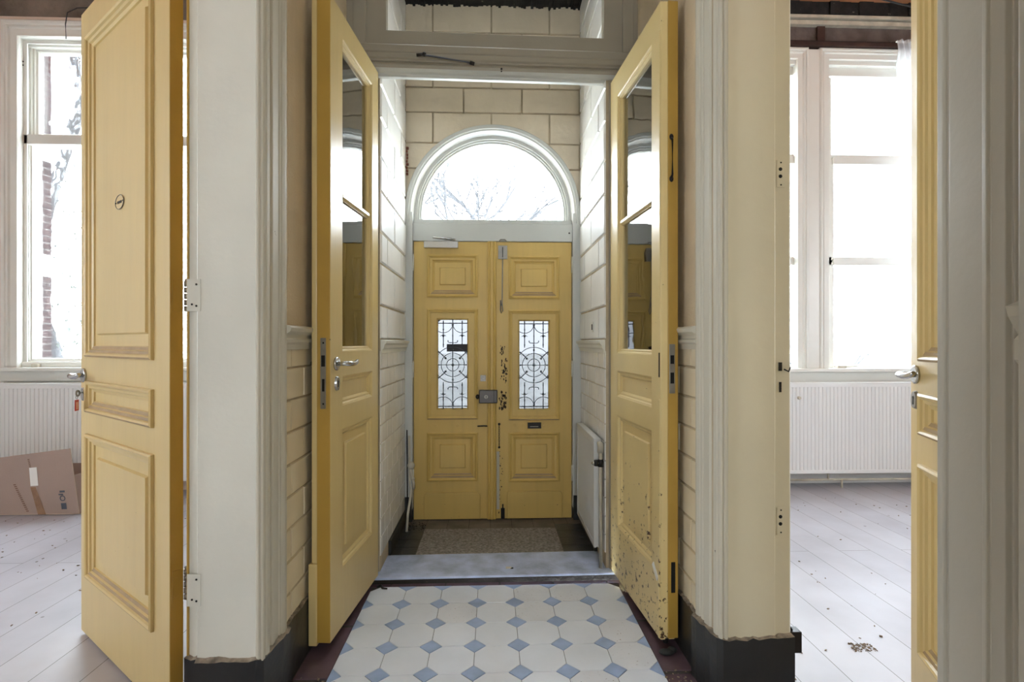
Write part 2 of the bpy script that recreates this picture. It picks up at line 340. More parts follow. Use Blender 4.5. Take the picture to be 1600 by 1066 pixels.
WL, WR = -0.755, 0.785           # hall wall faces
VL, VR = -0.592, 0.612           # vestibule wall faces
VZ = 0.034                       # vestibule floor / threshold level
YJ = 2.80                        # hall end of the frame wall
YB = 3.65                        # front door plane
COURSES = [1.27, 1.45, 1.675, 1.84, 2.055, 2.235, 2.445, 2.62, 2.83, 3.0, 3.21, 3.38, 3.62]
LOWC = [0.115+0.0995*i for i in range(12)]

# ---- hall walls
def hall_side(side):
    X = WL if side < 0 else WR; ya, yb = (1.93, 2.80) if side < 0 else (1.965, 2.83)
    nm = 'wall_hall_left' if side < 0 else 'wall_hall_right'
    mb = MB(HALLW, GROUT, TILEH)
    xo = -0.99 if side < 0 else 1.05; y0 = 1.785 if side < 0 else 1.835
    x0, x1 = sorted((X, xo))
    mb.box(x0+0.004*(side > 0), x1-0.004*(side < 0), y0, yb, 0, 4.2, GROUT)
    P = lambda s, z, d: (X - side*(d-0.004), s, z)
    # painted upper wall
    mb.box(*sorted((X+side*0.01, X)), ya-0.02, yb, 1.25, 4.2, HALLW)
    block_rows(mb, P, ya-0.01, yb, [0.20+0.1195*i for i in range(10)], 0.26, 0.006, 0.008, TILEH, 0.003, 0.35)
    o = mb.build(nm)
    struct(o, ('left' if side < 0 else 'right')+' hall wall, tan paint above cream wall tiles, behind the open glazed door', 'wall')
    # dado rail
    prof = [(0, 1.225), (0.010, 1.225), (0.014, 1.245), (0.022, 1.252), (0.022, 1.262), (0.012, 1.268), (0.014, 1.280), (0.032, 1.292), (0.036, 1.305), (0.030, 1.313), (0, 1.316)]
    mb = MB(CASING); k = len(prof)
    a = [mb.bm.verts.new((X-side*d, ya-0.005, z)) for d, z in prof]; b = [mb.bm.verts.new((X-side*d, yb-0.06, z)) for d, z in prof]
    for i in range(k): mb.bm.faces.new([a[i], a[(i+1) % k], b[(i+1) % k], b[i]])
    mb.bm.faces.new(a[::-1]); mb.bm.faces.new(b)
    struct(mb.build('trim_%d' % (1 if side < 0 else 2)), 'moulded dado rail above the tiles on the %s hall wall' % ('left' if side < 0 else 'right'), 'dado rail')
hall_side(-1); hall_side(1)

# ---- reveals (jamb linings) and casings around the side doorways
mb = MB(WHTR)
mb.box(-0.958, -0.758, 1.752, 1.79, 0.20, 4.2); mb.box(-0.993, -0.958, 1.766, 1.80, 0.20, 4.2)
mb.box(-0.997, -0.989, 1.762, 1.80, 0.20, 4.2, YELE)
struct(mb.build('trim_3', bevel=0.003), 'white painted reveal of the left doorway on the far side, with hinges', 'door reveal')
mb = MB(CREAM)
mb.box(0.812, 0.99, 1.808, 1.84, 0.20, 4.2); mb.box(0.99, 1.046, 1.815, 1.845, 0.20, 4.2)
mb.box(1.040, 1.052, 1.822, 1.85, 0.20, 4.2, WHT)
rv = mb.build('trim_4', bevel=0.003); struct(rv, 'cream painted reveal of the right doorway with empty lock and hinge mortices', 'door reveal')
def keep(name, zc, h, wd=0.010, x=1.010):
    k = MB(DKM); k.box(x-wd/2, x+wd/2, 1.8125, 1.8152, zc-h/2, zc+h/2); k.build(name, parent=rv)
keep('lock_mortice', 1.167, 0.030, 0.012); keep('lock_mortice', 1.095, 0.036, 0.008)
for zc in (1.846, 0.628):
    k = MB(CREAM, HOLE); k.box(0.998, 1.026, 1.8125, 1.8148, zc-0.05, zc+0.045)
    for dz in (-0.012, 0.013): k.disc((1.010, 1.8126, zc+dz), (0, -1, 0), 0.0065, 0.001, HOLE, 10)
    for dz in (0.036, -0.042): k.disc((1.012, 1.8126, zc+dz), (0, -1, 0), 0.003, 0.001, DKM, 8)
    k.build('hinge_mortice', parent=rv)
k = MB(DKM); k.tube([(1.022, 1.812, 1.158), (1.036, 1.806, 1.15), (1.04, 1.803, 1.165)], 0.003, seg=6); k.build('bent_strike', parent=rv)

def prof_casing(pts, z0, z1, name, label, mat):
    mb = MB(mat); mb.prism(pts, z0, z1); return struct(mb.build(name, bevel=0.0015), label, 'door casing')
CL = [(-0.80, 1.765), (-0.770, 1.752), (-0.764, 1.744), (-0.757, 1.744), (-0.753, 1.750), (-0.750, 1.746), (-0.744, 1.748), (-0.741, 1.757), (-0.7445, 1.764), (-0.7400, 1.770), (-0.7385, 1.785), (-0.743, 1.797), (-0.749, 1.806),
      (-0.744, 1.813), (-0.741, 1.818), (-0.741, 1.862), (-0.745, 1.866), (-0.7405, 1.871), (-0.7385, 1.877), (-0.742, 1.884), (-0.738, 1.892), (-0.735, 1.905), (-0.736, 1.925), (-0.741, 1.936), (-0.76, 1.936)]
prof_casing(CL, 0.215, 4.2, 'trim_5', 'moulded off-white casing on the hall side of the left doorway, far side', CASING)
CR = [(0.86, 1.822), (0.822, 1.808), (0.816, 1.800), (0.808, 1.800), (0.804, 1.806), (0.799, 1.801), (0.792, 1.804), (0.789, 1.813), (0.7925, 1.820), (0.787, 1.826), (0.784, 1.842), (0.788, 1.853), (0.793, 1.862),
      (0.787, 1.869), (0.782, 1.874), (0.778, 1.910), (0.782, 1.915), (0.7765, 1.920), (0.774, 1.927), (0.777, 1.934), (0.772, 1.940), (0.768, 1.955), (0.768, 1.966), (0.773, 1.974), (0.80, 1.974)]
prof_casing(CR, 0.215, 4.2, 'trim_6', 'moulded off-white casing on the hall side of the right doorway, far side', CASING)

# black stone skirting with broken plaster on top
def skirt_poly(pts, z1, name, label, inner, jag=0.006, z0=0.0):
    """pts: visible face polyline (x, y); inner: the same number of points behind it"""
    mb = MB(BLACK, RUBBLE); n = len(pts)
    fine = [];
    for i in range(n-1):
        k = max(1, int(math.dist(pts[i], pts[i+1])/0.02))
        for j in range(k):
            t = j/k; fine.append((tuple(pts[i][c]*(1-t)+pts[i+1][c]*t for c in (0, 1)), tuple(inner[i][c]*(1-t)+inner[i+1][c]*t for c in (0, 1))))
    fine.append((pts[-1], inner[-1]))
    B = [mb.bm.verts.new((p[0], p[1], z0)) for p, q in fine]; T = [mb.bm.verts.new((p[0], p[1], z1+random.uniform(-jag, jag))) for p, q in fine]
    U = [mb.bm.verts.new((q[0], q[1], z1+0.008+random.uniform(-jag, jag))) for p, q in fine]
    for i in range(len(fine)-1):
        mb.bm.faces.new([B[i], B[i+1], T[i+1], T[i]]).material_index = 0
        mb.bm.faces.new([T[i], T[i+1], U[i+1], U[i]]).material_index = 1
    return struct(mb.build(name, fixn=False), label, 'skirting')
skirt_poly([(-0.738, 2.78), (-0.740, 1.945), (-0.722, 1.93), (-0.722, 1.86), (-0.735, 1.79), (-0.742, 1.750), (-0.765, 1.738), (-0.958, 1.738), (-0.958, 1.755), (-1.0, 1.755), (-1.0, 1.80)], 0.222, 'baseboard_left',
           'black stone skirting with chipped top at the foot of the left hall pier', [(-0.76, 2.78), (-0.76, 1.945), (-0.75, 1.93), (-0.75, 1.86), (-0.76, 1.80), (-0.76, 1.77), (-0.77, 1.758), (-0.958, 1.758), (-0.962, 1.77), (-0.985, 1.77), (-0.985, 1.80)])
skirt_poly([(0.768, 2.82), (0.768, 1.985), (0.752, 1.965), (0.755, 1.93), (0.768, 1.88), (0.772, 1.842), (0.782, 1.812), (0.80, 1.797), (0.99, 1.797), (0.99, 1.80), (1.055, 1.80), (1.055, 1.85)], 0.222, 'baseboard_right',
           'black stone skirting with chipped top at the foot of the right hall pier', [(0.79, 2.82), (0.79, 1.985), (0.78, 1.965), (0.78, 1.93), (0.79, 1.88), (0.79, 1.85), (0.80, 1.83), (0.81, 1.815), (0.99, 1.815), (0.99, 1.82), (1.045, 1.82), (1.04, 1.85)])
# near parts of the hall
mb = MB(HALLW, GREYF, RUBBLE)
mb.box(0.800, 1.05, -2.6, 0.87, 0, 4.2, HALLW)
struct(mb.build('wall_hall_right_near'), 'right hall wall nearest the camera, flaking paint above a dado rail', 'wall')
CN = [(1.05, 0.905), (0.790, 0.905), (0.783, 0.900), (0.782, 0.888), (0.788, 0.884), (0.788, 0.880), (0.783, 0.876), (0.782, 0.812), (0.776, 0.808), (0.775, 0.800), (0.780, 0.797), (0.781, 0.775), (0.788, 0.770), (0.785, 0.765), (0.790, 0.760), (0.80, 0.757), (0.80, 0.875), (1.05, 0.875)]
prof_casing(CN, 0.0, 4.2, 'trim_7', 'grey-white moulded casing of the right doorway nearest the camera', GREYF)
mb = MB(GREYF); mb.box(0.745, 0.80, 0.60, 0.722, 0, 4.2)
struct(mb.build('trim_8', bevel=0.004), 'white vertical casing edge at the right border of the view', 'door casing')
mb = MB(CASING)
a = [(0, 1.17), (0.012, 1.17), (0.010, 1.215), (0.020, 1.225), (0.020, 1.255), (0.014, 1.262), (0.030, 1.290), (0.034, 1.305), (0, 1.318)]
va = [mb.bm.verts.new((0.80-d, 0.725, z)) for d, z in a]; vb = [mb.bm.verts.new((0.80-d, 0.760, z)) for d, z in a]
for i in range(len(a)): mb.bm.faces.new([va[i], va[(i+1) % len(a)], vb[(i+1) % len(a)], vb[i]])
mb.bm.faces.new(va[::-1]); mb.bm.faces.new(vb)
struct(mb.build('trim_9'), 'short piece of dado rail on the right wall nearest the camera', 'dado rail')
mb = MB(HALLW); mb.box(-0.99, -0.76, -2.6, 0.78, 0, 4.2)
struct(mb.build('wall_hall_left_near'), 'left hall wall beside the camera', 'wall')

# ---- frame wall between hall and vestibule (slightly out of square)
FM = Matrix.Translation((0, 2.795, 0)) @ Matrix.Rotation(0.028, 4, 'Z')
mb = MB(LINT)
mb.box(-0.80, -0.600, -0.0, 0.14, VZ, 2.66, M=FM); mb.box(0.632, 0.82, -0.0, 0.14, VZ, 2.66, M=FM)
fr = struct(mb.build('trim_10', bevel=0.004), 'grey-white posts and transom frame around the inner double doors', 'door frame')
def hprof(pts, name):      # profile (y, z) swept along x, in the frame wall's own axes
    mb = MB(LINT, FRM); k = len(pts)
    A = [mb.bm.verts.new(FM @ Vector((-0.80, y, z))) for y, z in pts]; B = [mb.bm.verts.new(FM @ Vector((0.83, y, z))) for y, z in pts]
    for i in range(k):
        f = mb.bm.faces.new([A[i], A[(i+1) % k], B[(i+1) % k], B[i]])
        f.material_index = 1 if max(pts[i][1], pts[(i+1) % k][1]) < 2.70 else 0
    mb.bm.faces.new(A[::-1]); mb.bm.faces.new(B); return mb.build(name, parent=fr, bevel=0.002)
hprof([(0.055, 2.655), (0.028, 2.655), (0.020, 2.662), (0.020, 2.668), (0.004, 2.672), (-0.010, 2.684), (-0.014, 2.700), (-0.008, 2.712), (-0.020, 2.715), (-0.020, 2.722), (-0.030, 2.728), (-0.030, 2.752), (-0.036, 2.756), (-0.036, 2.790), (-0.030, 2.797), (-0.004, 2.800), (0.0, 2.806), (0.055, 2.806)], 'lintel')
mb = MB(LINT)
mb.box(-0.80, 0.83, 0.0, 0.055, 2.802, 2.885, M=FM)
mb.box(-0.80, -0.552, 0.0, 0.055, 2.88, 3.45, M=FM); mb.box(0.600, 0.83, 0.0, 0.055, 2.88, 3.45, M=FM)
mb.box(-0.80, 0.83, 0.0, 0.055, 3.44, 4.2, M=FM)
mb.box(-0.72, -0.655, -0.012, 0.01, 2.806, 3.5, M=FM); mb.box(0.70, 0.76, -0.012, 0.01, 2.806, 3.5, M=FM)
mb.build('transom_frame', parent=fr, bevel=0.003)

# ---- vestibule walls
def vest_side(side):
    X = VL if side < 0 else VR
    mb = MB(GROUT, BLK, TILEW); xo = X+side*0.12; y0, y1 = 2.83, 3.62
    x0, x1 = sorted((X+side*0.003, xo))
    mb.box(x0, x1, y0, 4.0, 0, 3.62, GROUT)
    P = lambda s, z, d: (X - side*(d-0.003), s, z)
    block_rows(mb, P, y0, y1, COURSES, 0.45, 0.010, 0.010, BLK, 0.006, 0.34)
    block_rows(mb, P, y0, y1, LOWC, 0.15, 0.004, 0.006, TILEW, 0.0025, 0.2)
    o = mb.build('wall_vestibule_left' if side < 0 else 'wall_vestibule_right')
    struct(o, '%s vestibule wall, cream blocks over small glazed tiles' % ('left' if side < 0 else 'right'), 'wall')
    prof = [(0, 1.195), (0.008, 1.195), (0.010, 1.215), (0.018, 1.222), (0.020, 1.238), (0.030, 1.248), (0.032, 1.262), (0, 1.268)]
    mb = MB(WHTR); k = len(prof)
    a = [mb.bm.verts.new((X-side*d, y0, z)) for d, z in prof]; b = [mb.bm.verts.new((X-side*d, y1, z)) for d, z in prof]
    for i in range(k): mb.bm.faces.new([a[i], a[(i+1) % k], b[(i+1) % k], b[i]])
    mb.bm.faces.new(a[::-1]); mb.bm.faces.new(b)
    struct(mb.build('trim_%d' % (11 if side < 0 else 12)), 'white dado rail on the %s vestibule wall' % ('left' if side < 0 else 'right'), 'dado rail')
    mb = MB(BLACK); mb.box(*sorted((X+side*0.01, X-side*0.014)), 3.058, 3.63, VZ-0.01, 0.113)
    struct(mb.build('baseboard_vestibule_left' if side < 0 else 'baseboard_vestibule_right', bevel=0.003), 'low black skirting along the %s vestibule wall' % ('left' if side < 0 else 'right'), 'skirting')
vest_side(-1); vest_side(1)
AX, AZ, AR = 0.008, 2.145, 0.602       # arch centre and outer radius
def archz(x, r=AR-0.01):
    d = abs(x-AX)
    return AZ+math.sqrt(r*r-d*d) if d < r else AZ
mb = MB(GROUT, BLKB)
def strip_wall(xa, xb, z0, z1, yf, yb_, m, bev=0.0):
    n = max(1, int((xb-xa)/0.015)); X = [xa+(xb-xa)*i/n for i in range(n+1)]
    lo = [max(z0, archz(x)) for x in X]
    for i in range(n):
        if lo[i] >= z1-0.002 and lo[i+1] >= z1-0.002: continue
        a, b = min(lo[i], z1-0.001), min(lo[i+1], z1-0.001)
        mb.face([(X[i], yf, a), (X[i+1], yf, b), (X[i+1], yf, z1), (X[i], yf, z1)], m)
        mb.face([(X[i], yf, z1), (X[i+1], yf, z1), (X[i+1], yb_, z1+bev), (X[i], yb_, z1+bev)], m)
        mb.face([(X[i], yb_, a-bev), (X[i+1], yb_, b-bev), (X[i+1], yf, b), (X[i], yf, a)], m)
    for x, l in ((xa, lo[0]), (xb, lo[-1])):
        if l < z1: mb.face([(x, yf, l), (x, yf, z1), (x, yb_, z1), (x, yb_, l)], m)
strip_wall(VL-0.1, VR+0.1, AZ, 3.62, YB-0.004, YB+0.12, GROUT)
for r in range(4, len(COURSES)-1):
    st = VL - 0.40 + (0.19 if r % 2 else 0.0)
    while st < VR:
        a, b = max(VL+0.004, st+0.004), min(VR-0.004, st+0.392); st += 0.40
        if b-a > 0.03: strip_wall(a, b, max(COURSES[r]+0.006, AZ), COURSES[r+1]-0.006, YB-0.018, YB-0.004, BLKB, 0.004)
struct(mb.build('wall_vestibule_front', fixn=False), 'beige block wall around the arched fanlight over the front door', 'wall')
mb = MB(RUST); random.seed(3)
for k in range(9): mb.box(-0.588+random.uniform(0, .004), -0.572+random.uniform(-.004, .006), YB-0.03, YB-0.012, 2.395+k*0.022, 2.395+k*0.022+0.016)
mb.build('exposed_brick', parent=bpy.data.objects['wall_vestibule_front'], bevel=0.002)
mb = MB(CHAR); n = 70
for i in range(n):
    xa = VL+(VR-VL)*i/n; xb = VL+(VR-VL)*(i+1)/n
    mb.box(xa, xb, 2.93, YB+0.1, 3.563+random.uniform(-0.012, 0.008), 3.62)
struct(mb.build('ceiling_vestibule'), 'black ragged ceiling high over the vestibule', 'ceiling')

# ---- floors
mb = MB(GRT, OCT, OCT2, DIA, PURP); S = 0.1805; CH = 0.2929*S*0.88
X0, Y0 = -0.612, 2.7255; NR = 26
mb.box(-0.80, 0.82, -2.6, 2.76, -0.05, -0.0035, GRT)
def tile(poly, m, dz=0.0):
    cx = sum(p[0] for p in poly)/len(poly); cy = sum(p[1] for p in poly)/len(poly); z = dz
    top = [mb.bm.verts.new((cx+(x-cx)*0.985, cy+(y-cy)*0.985, z)) for x, y in poly]
    bot = [mb.bm.verts.new((x, y, -0.0035)) for x, y in poly]
    mb.bm.faces.new(top).material_index = mb.mi(m)
    for k in range(len(poly)):
        mb.bm.faces.new([bot[k], bot[(k+1) % len(poly)], top[(k+1) % len(poly)], top[k]]).material_index = mb.mi(m)
random.seed(5)
for r in range(NR):
    for c in range(7):
        x0, y1 = X0+c*S, Y0-r*S; x1, y0 = x0+S, y1-S; h = CH+0.0006; g = 0.0005
        dz = random.uniform(-0.0006, 0.0006)-(0.0015 if r >= 4 else 0)
        tile([(x0+h, y0+g), (x1-h, y0+g), (x1-g, y0+h), (x1-g, y1-h), (x1-h, y1-g), (x0+h, y1-g), (x0+g, y1-h), (x0+g, y0+h)], random.choice((OCT, OCT, OCT, OCT2)), dz)
for r in range(NR+1):
    for c in range(8):
        cx, cy = X0+c*S, Y0-r*S; h = CH-0.0012
        p = [(cx-h, cy), (cx, cy-h), (cx+h, cy), (cx, cy+h)]
        if c == 0: p = [(cx+0.001, cy-h), (cx+h, cy), (cx+0.001, cy+h)]
        if c == 7: p = [(cx-h, cy), (cx-0.001, cy-h), (cx-0.001, cy+h)]
        if r == 0: p = [q for q in p if q[1] <= cy+0.001]
        if len(p) >= 3: tile(p, DIA, random.uniform(-0.0005, 0.0005))
y = 2.725
while y > -2.5:
    ya, yb = y-0.36, y
    tile([(-0.80, ya+0.002), (X0-0.001, ya+0.002), (X0-0.001, yb-0.002), (-0.80, yb-0.002)], PURP)
    tile([(X0+7*S+0.001, ya+0.002), (0.82, ya+0.002), (0.82, yb-0.002), (X0+7*S+0.001, yb-0.002)], PURP); y -= 0.3765
x = -0.80
while x < 0.8: tile([(x+0.002, 2.728), (x+0.278, 2.728), (x+0.278, 2.758), (x+0.002, 2.758)], PURP); x += 0.28
struct(mb.build('floor', fixn=False), 'hall floor of pale octagon tiles with blue diamonds and dark purple border', 'floor')

TM = Matrix.Translation((0, 2.763, 0)) @ Matrix.Rotation(0.018, 4, 'Z')
mb = MB(BLUES, DARKR)
mb.box(-0.64, 0.67, 0.0, 0.295, 0.022, VZ, BLUES, M=TM); mb.box(-0.80, 0.82, 0.006, 0.29, -0.02, 0.022, DARKR, M=TM)
struct(mb.build('floor_threshold', bevel=0.002), 'blue-grey stone threshold between hall and vestibule', 'threshold')
mb = MB(GRT, MATF, DKT, BRT)
mb.box(VL-0.02, VR+0.02, 3.0, 3.95, -0.02, VZ-0.004, GRT)
zt = VZ-0.001
def vt(xa, xb, ya, yb, m): mb.box(xa+0.0015, xb-0.0015, ya+0.0015, yb-0.0015, 0, zt, m)
vt(-0.44, 0.42, 3.04, 3.47, MATF)
for i in range(6): vt(-0.44+i*0.1433, -0.44+(i+1)*0.1433, 3.47, 3.56, BRT)
for i in range(6): vt(-0.44+i*0.1433, -0.44+(i+1)*0.1433, 3.56, 3.66, BRT)
for xa, xb in ((-0.58, -0.53), (-0.53, -0.44), (0.42, 0.51), (0.51, 0.60)):
    for j in range(5): vt(xa, xb, 3.04+j*0.124, 3.04+(j+1)*0.124, DKT if (j < 4) else BRT)
struct(mb.build('floor_vestibule'), 'vestibule floor, brown speckled field edged with dark tiles', 'floor')
for nm, xa, xb, lb in (('floor_left', -5.2, -0.80, 'left'), ('floor_right', 0.82, 5.4, 'right')):
    mb = MB(PLANK)
    mb.box(xa, xb, -2.6, 4.7, -0.06, -0.001)
    struct(mb.build(nm), 'grey painted floorboards in the %s room' % lb, 'floor')

# ---- rooms: walls with window openings
def facade(name, xa, xb, hole, m, z1, label):
    mb = MB(m); grid_slab(mb, cuts(xa, xb, [hole], 0), cuts(0, z1, [hole], 2), [hole], 4.6, 4.86, m)
    return struct(mb.build(name), label, 'wall')
facade('wall_left_room_front', -5.2, -0.8, (-4.07, -2.36, 1.02, 3.90), PLAST, 4.0, 'pinkish plaster wall around the left room window')
facade('wall_right_room_front', 0.8, 5.4, (1.85, 4.10, 1.0, 3.82), WALLR, 3.9, 'white wall around the right room window')
mb = MB(BAREP); mb.box(-5.2, -0.8, 4.62, 4.86, 4.0, 4.5)
struct(mb.build('wall_left_room_upper'), 'bare grey plaster strip above the left room window', 'wall')
mb = MB(BARED, TIMB); mb.box(0.8, 5.4, 4.62, 4.86, 3.9, 4.5); mb.box(2.90, 2.97, 4.600, 4.64, 3.92, 4.12, TIMB); mb.box(4.9, 4.97, 4.600, 4.64, 3.92, 4.12, TIMB)
struct(mb.build('wall_right_room_upper'), 'bare dark plaster with a timber stud above the right room window', 'wall')
mb = MB(TIMB); mb.box(0.9, 5.3, 4.54, 4.63, 3.868, 3.905); mb.box(0.9, 5.3, 4.58, 4.63, 3.905, 3.935, CHAR)
struct(mb.build('trim_13'), 'dark timber plate over the right room window', 'beam')
mb = MB(CHAR, CPIPE); 
random.seed(31)
xx = 0.9
while xx < 5.3:
    q = random.uniform(0.05, 0.16); mb.box(xx, xx+q, 4.565+random.uniform(-0.012, 0.008), 4.62, 4.155+random.uniform(-0.006, 0.012), 4.30, CHAR); xx += q
mb.box(0.9, 5.3, 4.555, 4.62, 4.125, 4.150, CPIPE); mb.box(0.9, 5.3, 4.575, 4.62, 4.075, 4.112, CPIPE)
struct(mb.build('trim_14'), 'blackened ceiling beam with pale broken cornice in the right room', 'beam')
mb = MB(CHAR); mb.box(-5.2, -0.99, 4.3, 4.5, 4.28, 4.42)
struct(mb.build('trim_15'), 'dark ceiling beam in the left room', 'beam')
for nm, xa, xb, m, lb in (('ceiling_left', -5.2, -0.8, ORNG, 'left'), ('ceiling_right', 0.8, 5.4, ORNG, 'right')):
    mb = MB(m)
    yy = -2.6
    while yy < 4.6: mb.box(xa, xb, yy+0.003, yy+0.147, 4.275 if xa > 0 else 4.42, 4.5); yy += 0.15
    struct(mb.build(nm), 'wooden boards of the open ceiling over the %s room' % lb, 'ceiling')
mb = MB(WALLR); mb.box(-0.99, 1.05, -2.6, 2.9, 4.2, 4.3)
struct(mb.build('ceiling_hall'), 'hall ceiling', 'ceiling')
def sidewall(name, x0, x1, label):
    mb = MB(WALLR); h1 = 0.95 if x0 < 0 else 1.18
    for ya, yb, za, zb in ((-2.6, 0.4, 0, 4.5), (h1, 4.86, 0, 4.5), (0.4, h1, 0, 1.05), (0.4, h1, 2.85, 4.5)): mb.box(x0, x1, ya, yb, za, zb)  # out-of-view opening added in each side wall to brighten the room
    struct(mb.build(name), label, 'wall')
mb = MB(WALLR)
for xa, xb, za, zb in ((-1.0, -0.24, 0, 4.3), (0.26, 1.06, 0, 4.3), (-0.24, 0.26, 0, 1.2), (-0.24, 0.26, 2.2, 4.3)): mb.box(xa, xb, -2.7, -2.6, za, zb)  # opening added behind the camera, sized for how much light enters the hall
struct(mb.build('wall_hall_end'), 'end wall of the hall behind the camera with an opening added for light', 'wall')
sidewall('wall_left', -5.3, -5.2, 'outer side wall of the left room with an opening added for light'); sidewall('wall_right', 5.4, 5.5, 'outer side wall of the right room with an opening added for light')
mb = MB(WALLR); mb.box(-5.3, -0.99, -2.7, -2.6, 0, 4.5); struct(mb.build('wall_left_back'), 'back wall of the left room', 'wall')
mb = MB(WALLR); mb.box(1.05, 5.5, -2.7, -2.6, 0, 4.5); struct(mb.build('wall_right_back'), 'back wall of the right room', 'wall')
mb = MB(WALLR); mb.box(-0.99, -0.72, 2.8, 4.7, 0, 4.5); mb.box(0.74, 1.05, 2.83, 4.7, 0, 4.5)
struct(mb.build('wall_partition'), 'partition walls between vestibule and side rooms', 'wall')
mb = MB(WALLR); mb.box(-0.99, 0.80-1.55, 0.6, 1.8, 4.2, 4.5); mb.box(0.80, 1.05, 0.7, 1.85, 4.2, 4.5)
struct(mb.build('wall_lintel'), 'lintels over the side doorways', 'wall')

# ------------------------------------------------------------------ windows of the rooms
def pane(parent, x0, x1, z0, z1, y, m=WGLASS, name='glass_pane'):
    k = MB(m); k.box(x0, x1, y-0.002, y+0.002, z0, z1); return k.build(name, parent=parent)
def sash(parent, x0, x1, z0, z1, y, fw, name='sash', bw=None, bars=()):
    """glazed frame; x0..z1 is the glass opening; fw is the width of the wood around it"""
    bw = bw or fw; mb = MB(WHT)
    P = [(0, y-0.03), (0, y-0.045), (fw*0.35, y-0.045), (fw*0.42, y-0.035), (fw*0.62, y-0.035), (fw*0.68, y-0.026), (fw*0.88, y-0.022), (fw, y-0.008), (fw, y+0.02), (0, y+0.02), (0, y-0.03)]
    mb.ring(x0-fw, x1+fw, z0-fw, z1+fw, P)
    o = mb.build(name, parent=parent)
    return o
# left room window
W1 = empty('window_1', (-3.23, 4.6, 1.03)); struct(W1, 'tall white sash window in the left room, brick pier and bare tree seen through it', 'window')
def wpart(mb, name, root, bevel=0.0015):
    o = mb.build(name, parent=root, bevel=bevel); o.matrix_parent_inverse = Matrix.Translation(-root.location); return o
mb = MB(WHT)
mb.ring(-4.10, -2.32, 0.86, 3.955, [(0, 4.60), (0, 4.565), (0.012, 4.555), (0.035, 4.555), (0.042, 4.566), (0.062, 4.560), (0.072, 4.575), (0.13, 4.575), (0.134, 4.563), (0.140, 4.575), (0.140, 4.62), (0.17, 4.62), (0.17, 4.63)])
wpart(mb, 'casing', W1)
mb = MB(WHT); mb.ring(-4.03, -2.40, 1.00, 3.85, [(0, 4.66), (0, 4.60), (0.016, 4.60), (0.020, 4.612), (0.038, 4.612), (0.045, 4.65), (0.072, 4.66), (0.072, 4.80), (0, 4.80)]); wpart(mb, 'frame', W1)
def reparent(o, root): o.parent = root; o.matrix_parent_inverse = Matrix.Translation(-root.location)
s1 = sash(None, -3.894, -2.56, 3.055, 3.747, 4.72, 0.075, 'upper_sash'); reparent(s1, W1)
s2 = sash(None, -3.914, -2.53, 1.119, 2.946, 4.68, 0.055, 'lower_sash'); reparent(s2, W1)
reparent(pane(None, -3.90, -2.55, 3.04, 3.76, 4.72), W1); reparent(pane(None, -3.92, -2.52, 1.11, 2.95, 4.68), W1)
mb = MB(WHT); mb.box(-3.96, -2.46, 4.62, 4.74, 2.935, 3.016); wpart(mb, 'meeting_rail', W1, 0.004)
mb = MB(WHT); mb.box(-4.12, -2.30, 4.50, 4.66, 1.015, 1.045); mb.box(-4.10, -2.32, 4.55, 4.62, 0.93, 1.015); wpart(mb, 'sill', W1, 0.004)
mb = MB(WHT); mb.box(-3.96, -2.45, 4.6, 4.74, 1.045, 1.09); wpart(mb, 'bottom_rail', W1, 0.004)
mb = MB(CPIPE); mb.box(-3.86, -3.80, 4.57, 4.61, 1.045, 1.075); wpart(mb, 'sash_stop', W1, 0.006)
mb = MB(DKM)
for x, z in ((-3.945, 3.62), (-3.945, 3.59)): mb.disc((x, 4.60, z), (0, -1, 0), 0.006, 0.002, seg=8)
wpart(mb, 'screw_hole', W1, 0)
# right room window: two lights with a wide mullion between them
W2 = empty('window_2', (3.0, 4.6, 1.0)); struct(W2, 'white double window in the right room above the long radiator', 'window')
mb = MB(WHT)
for xa, xb in ((1.78, 2.80), (2.90, 4.10)):
    mb.ring(xa, xb, 0.86, 3.865, [(0, 4.60), (0, 4.565), (0.010, 4.557), (0.022, 4.557), (0.028, 4.568), (0.042, 4.562), (0.05, 4.575), (0.092, 4.578), (0.096, 4.60), (0.10, 4.66)])
mb.box(2.79, 2.91, 4.57, 4.63, 0.95, 3.85)
wpart(mb, 'casing', W2)
def light(xa, xb, z_):
    for (za, zb, y, fw, nm) in z_:
        o = sash(None, xa, xb, za, zb, y, fw, nm); reparent(o, W2); reparent(pane(None, xa-0.01, xb+0.01, za-0.01, zb+0.01, y), W2)
    mb = MB(WHT); mb.box(xa-0.03, xb+0.03, 4.625, 4.70, 2.856, 2.918); mb.box(xa-0.03, xb+0.03, 4.625, 4.70, 1.948, 2.012); wpart(mb, 'glazing_bar', W2, 0.004)
for xa, xb in ((1.93, 2.735), (3.095, 3.97)):
    light(xa, xb, ((2.952, 3.66, 4.71, 0.075, 'upper_sash'), (2.023, 2.872, 4.68, 0.070, 'middle_sash'), (1.053, 1.953, 4.68, 0.070, 'lower_sash')))
mb = MB(WHT); mb.box(1.88, 4.0, 4.645, 4.75, 3.655, 3.82); mb.box(1.88, 4.0, 4.60, 4.66, 3.73, 3.79); wpart(mb, 'head_rail', W2, 0.006)
mb = MB(WHT); mb.box(1.76, 4.14, 4.50, 4.66, 0.995, 1.025); mb.box(1.78, 4.12, 4.55, 4.62, 0.90, 0.995); wpart(mb, 'sill', W2, 0.004)
mb = MB(CPIPE); mb.box(3.06, 3.14, 4.56, 4.60, 1.025, 1.05); mb.tube([(3.14, 4.58, 1.035), (3.24, 4.57, 1.045)], 0.004, seg=6); wpart(mb, 'window_catch', W2, 0.004)
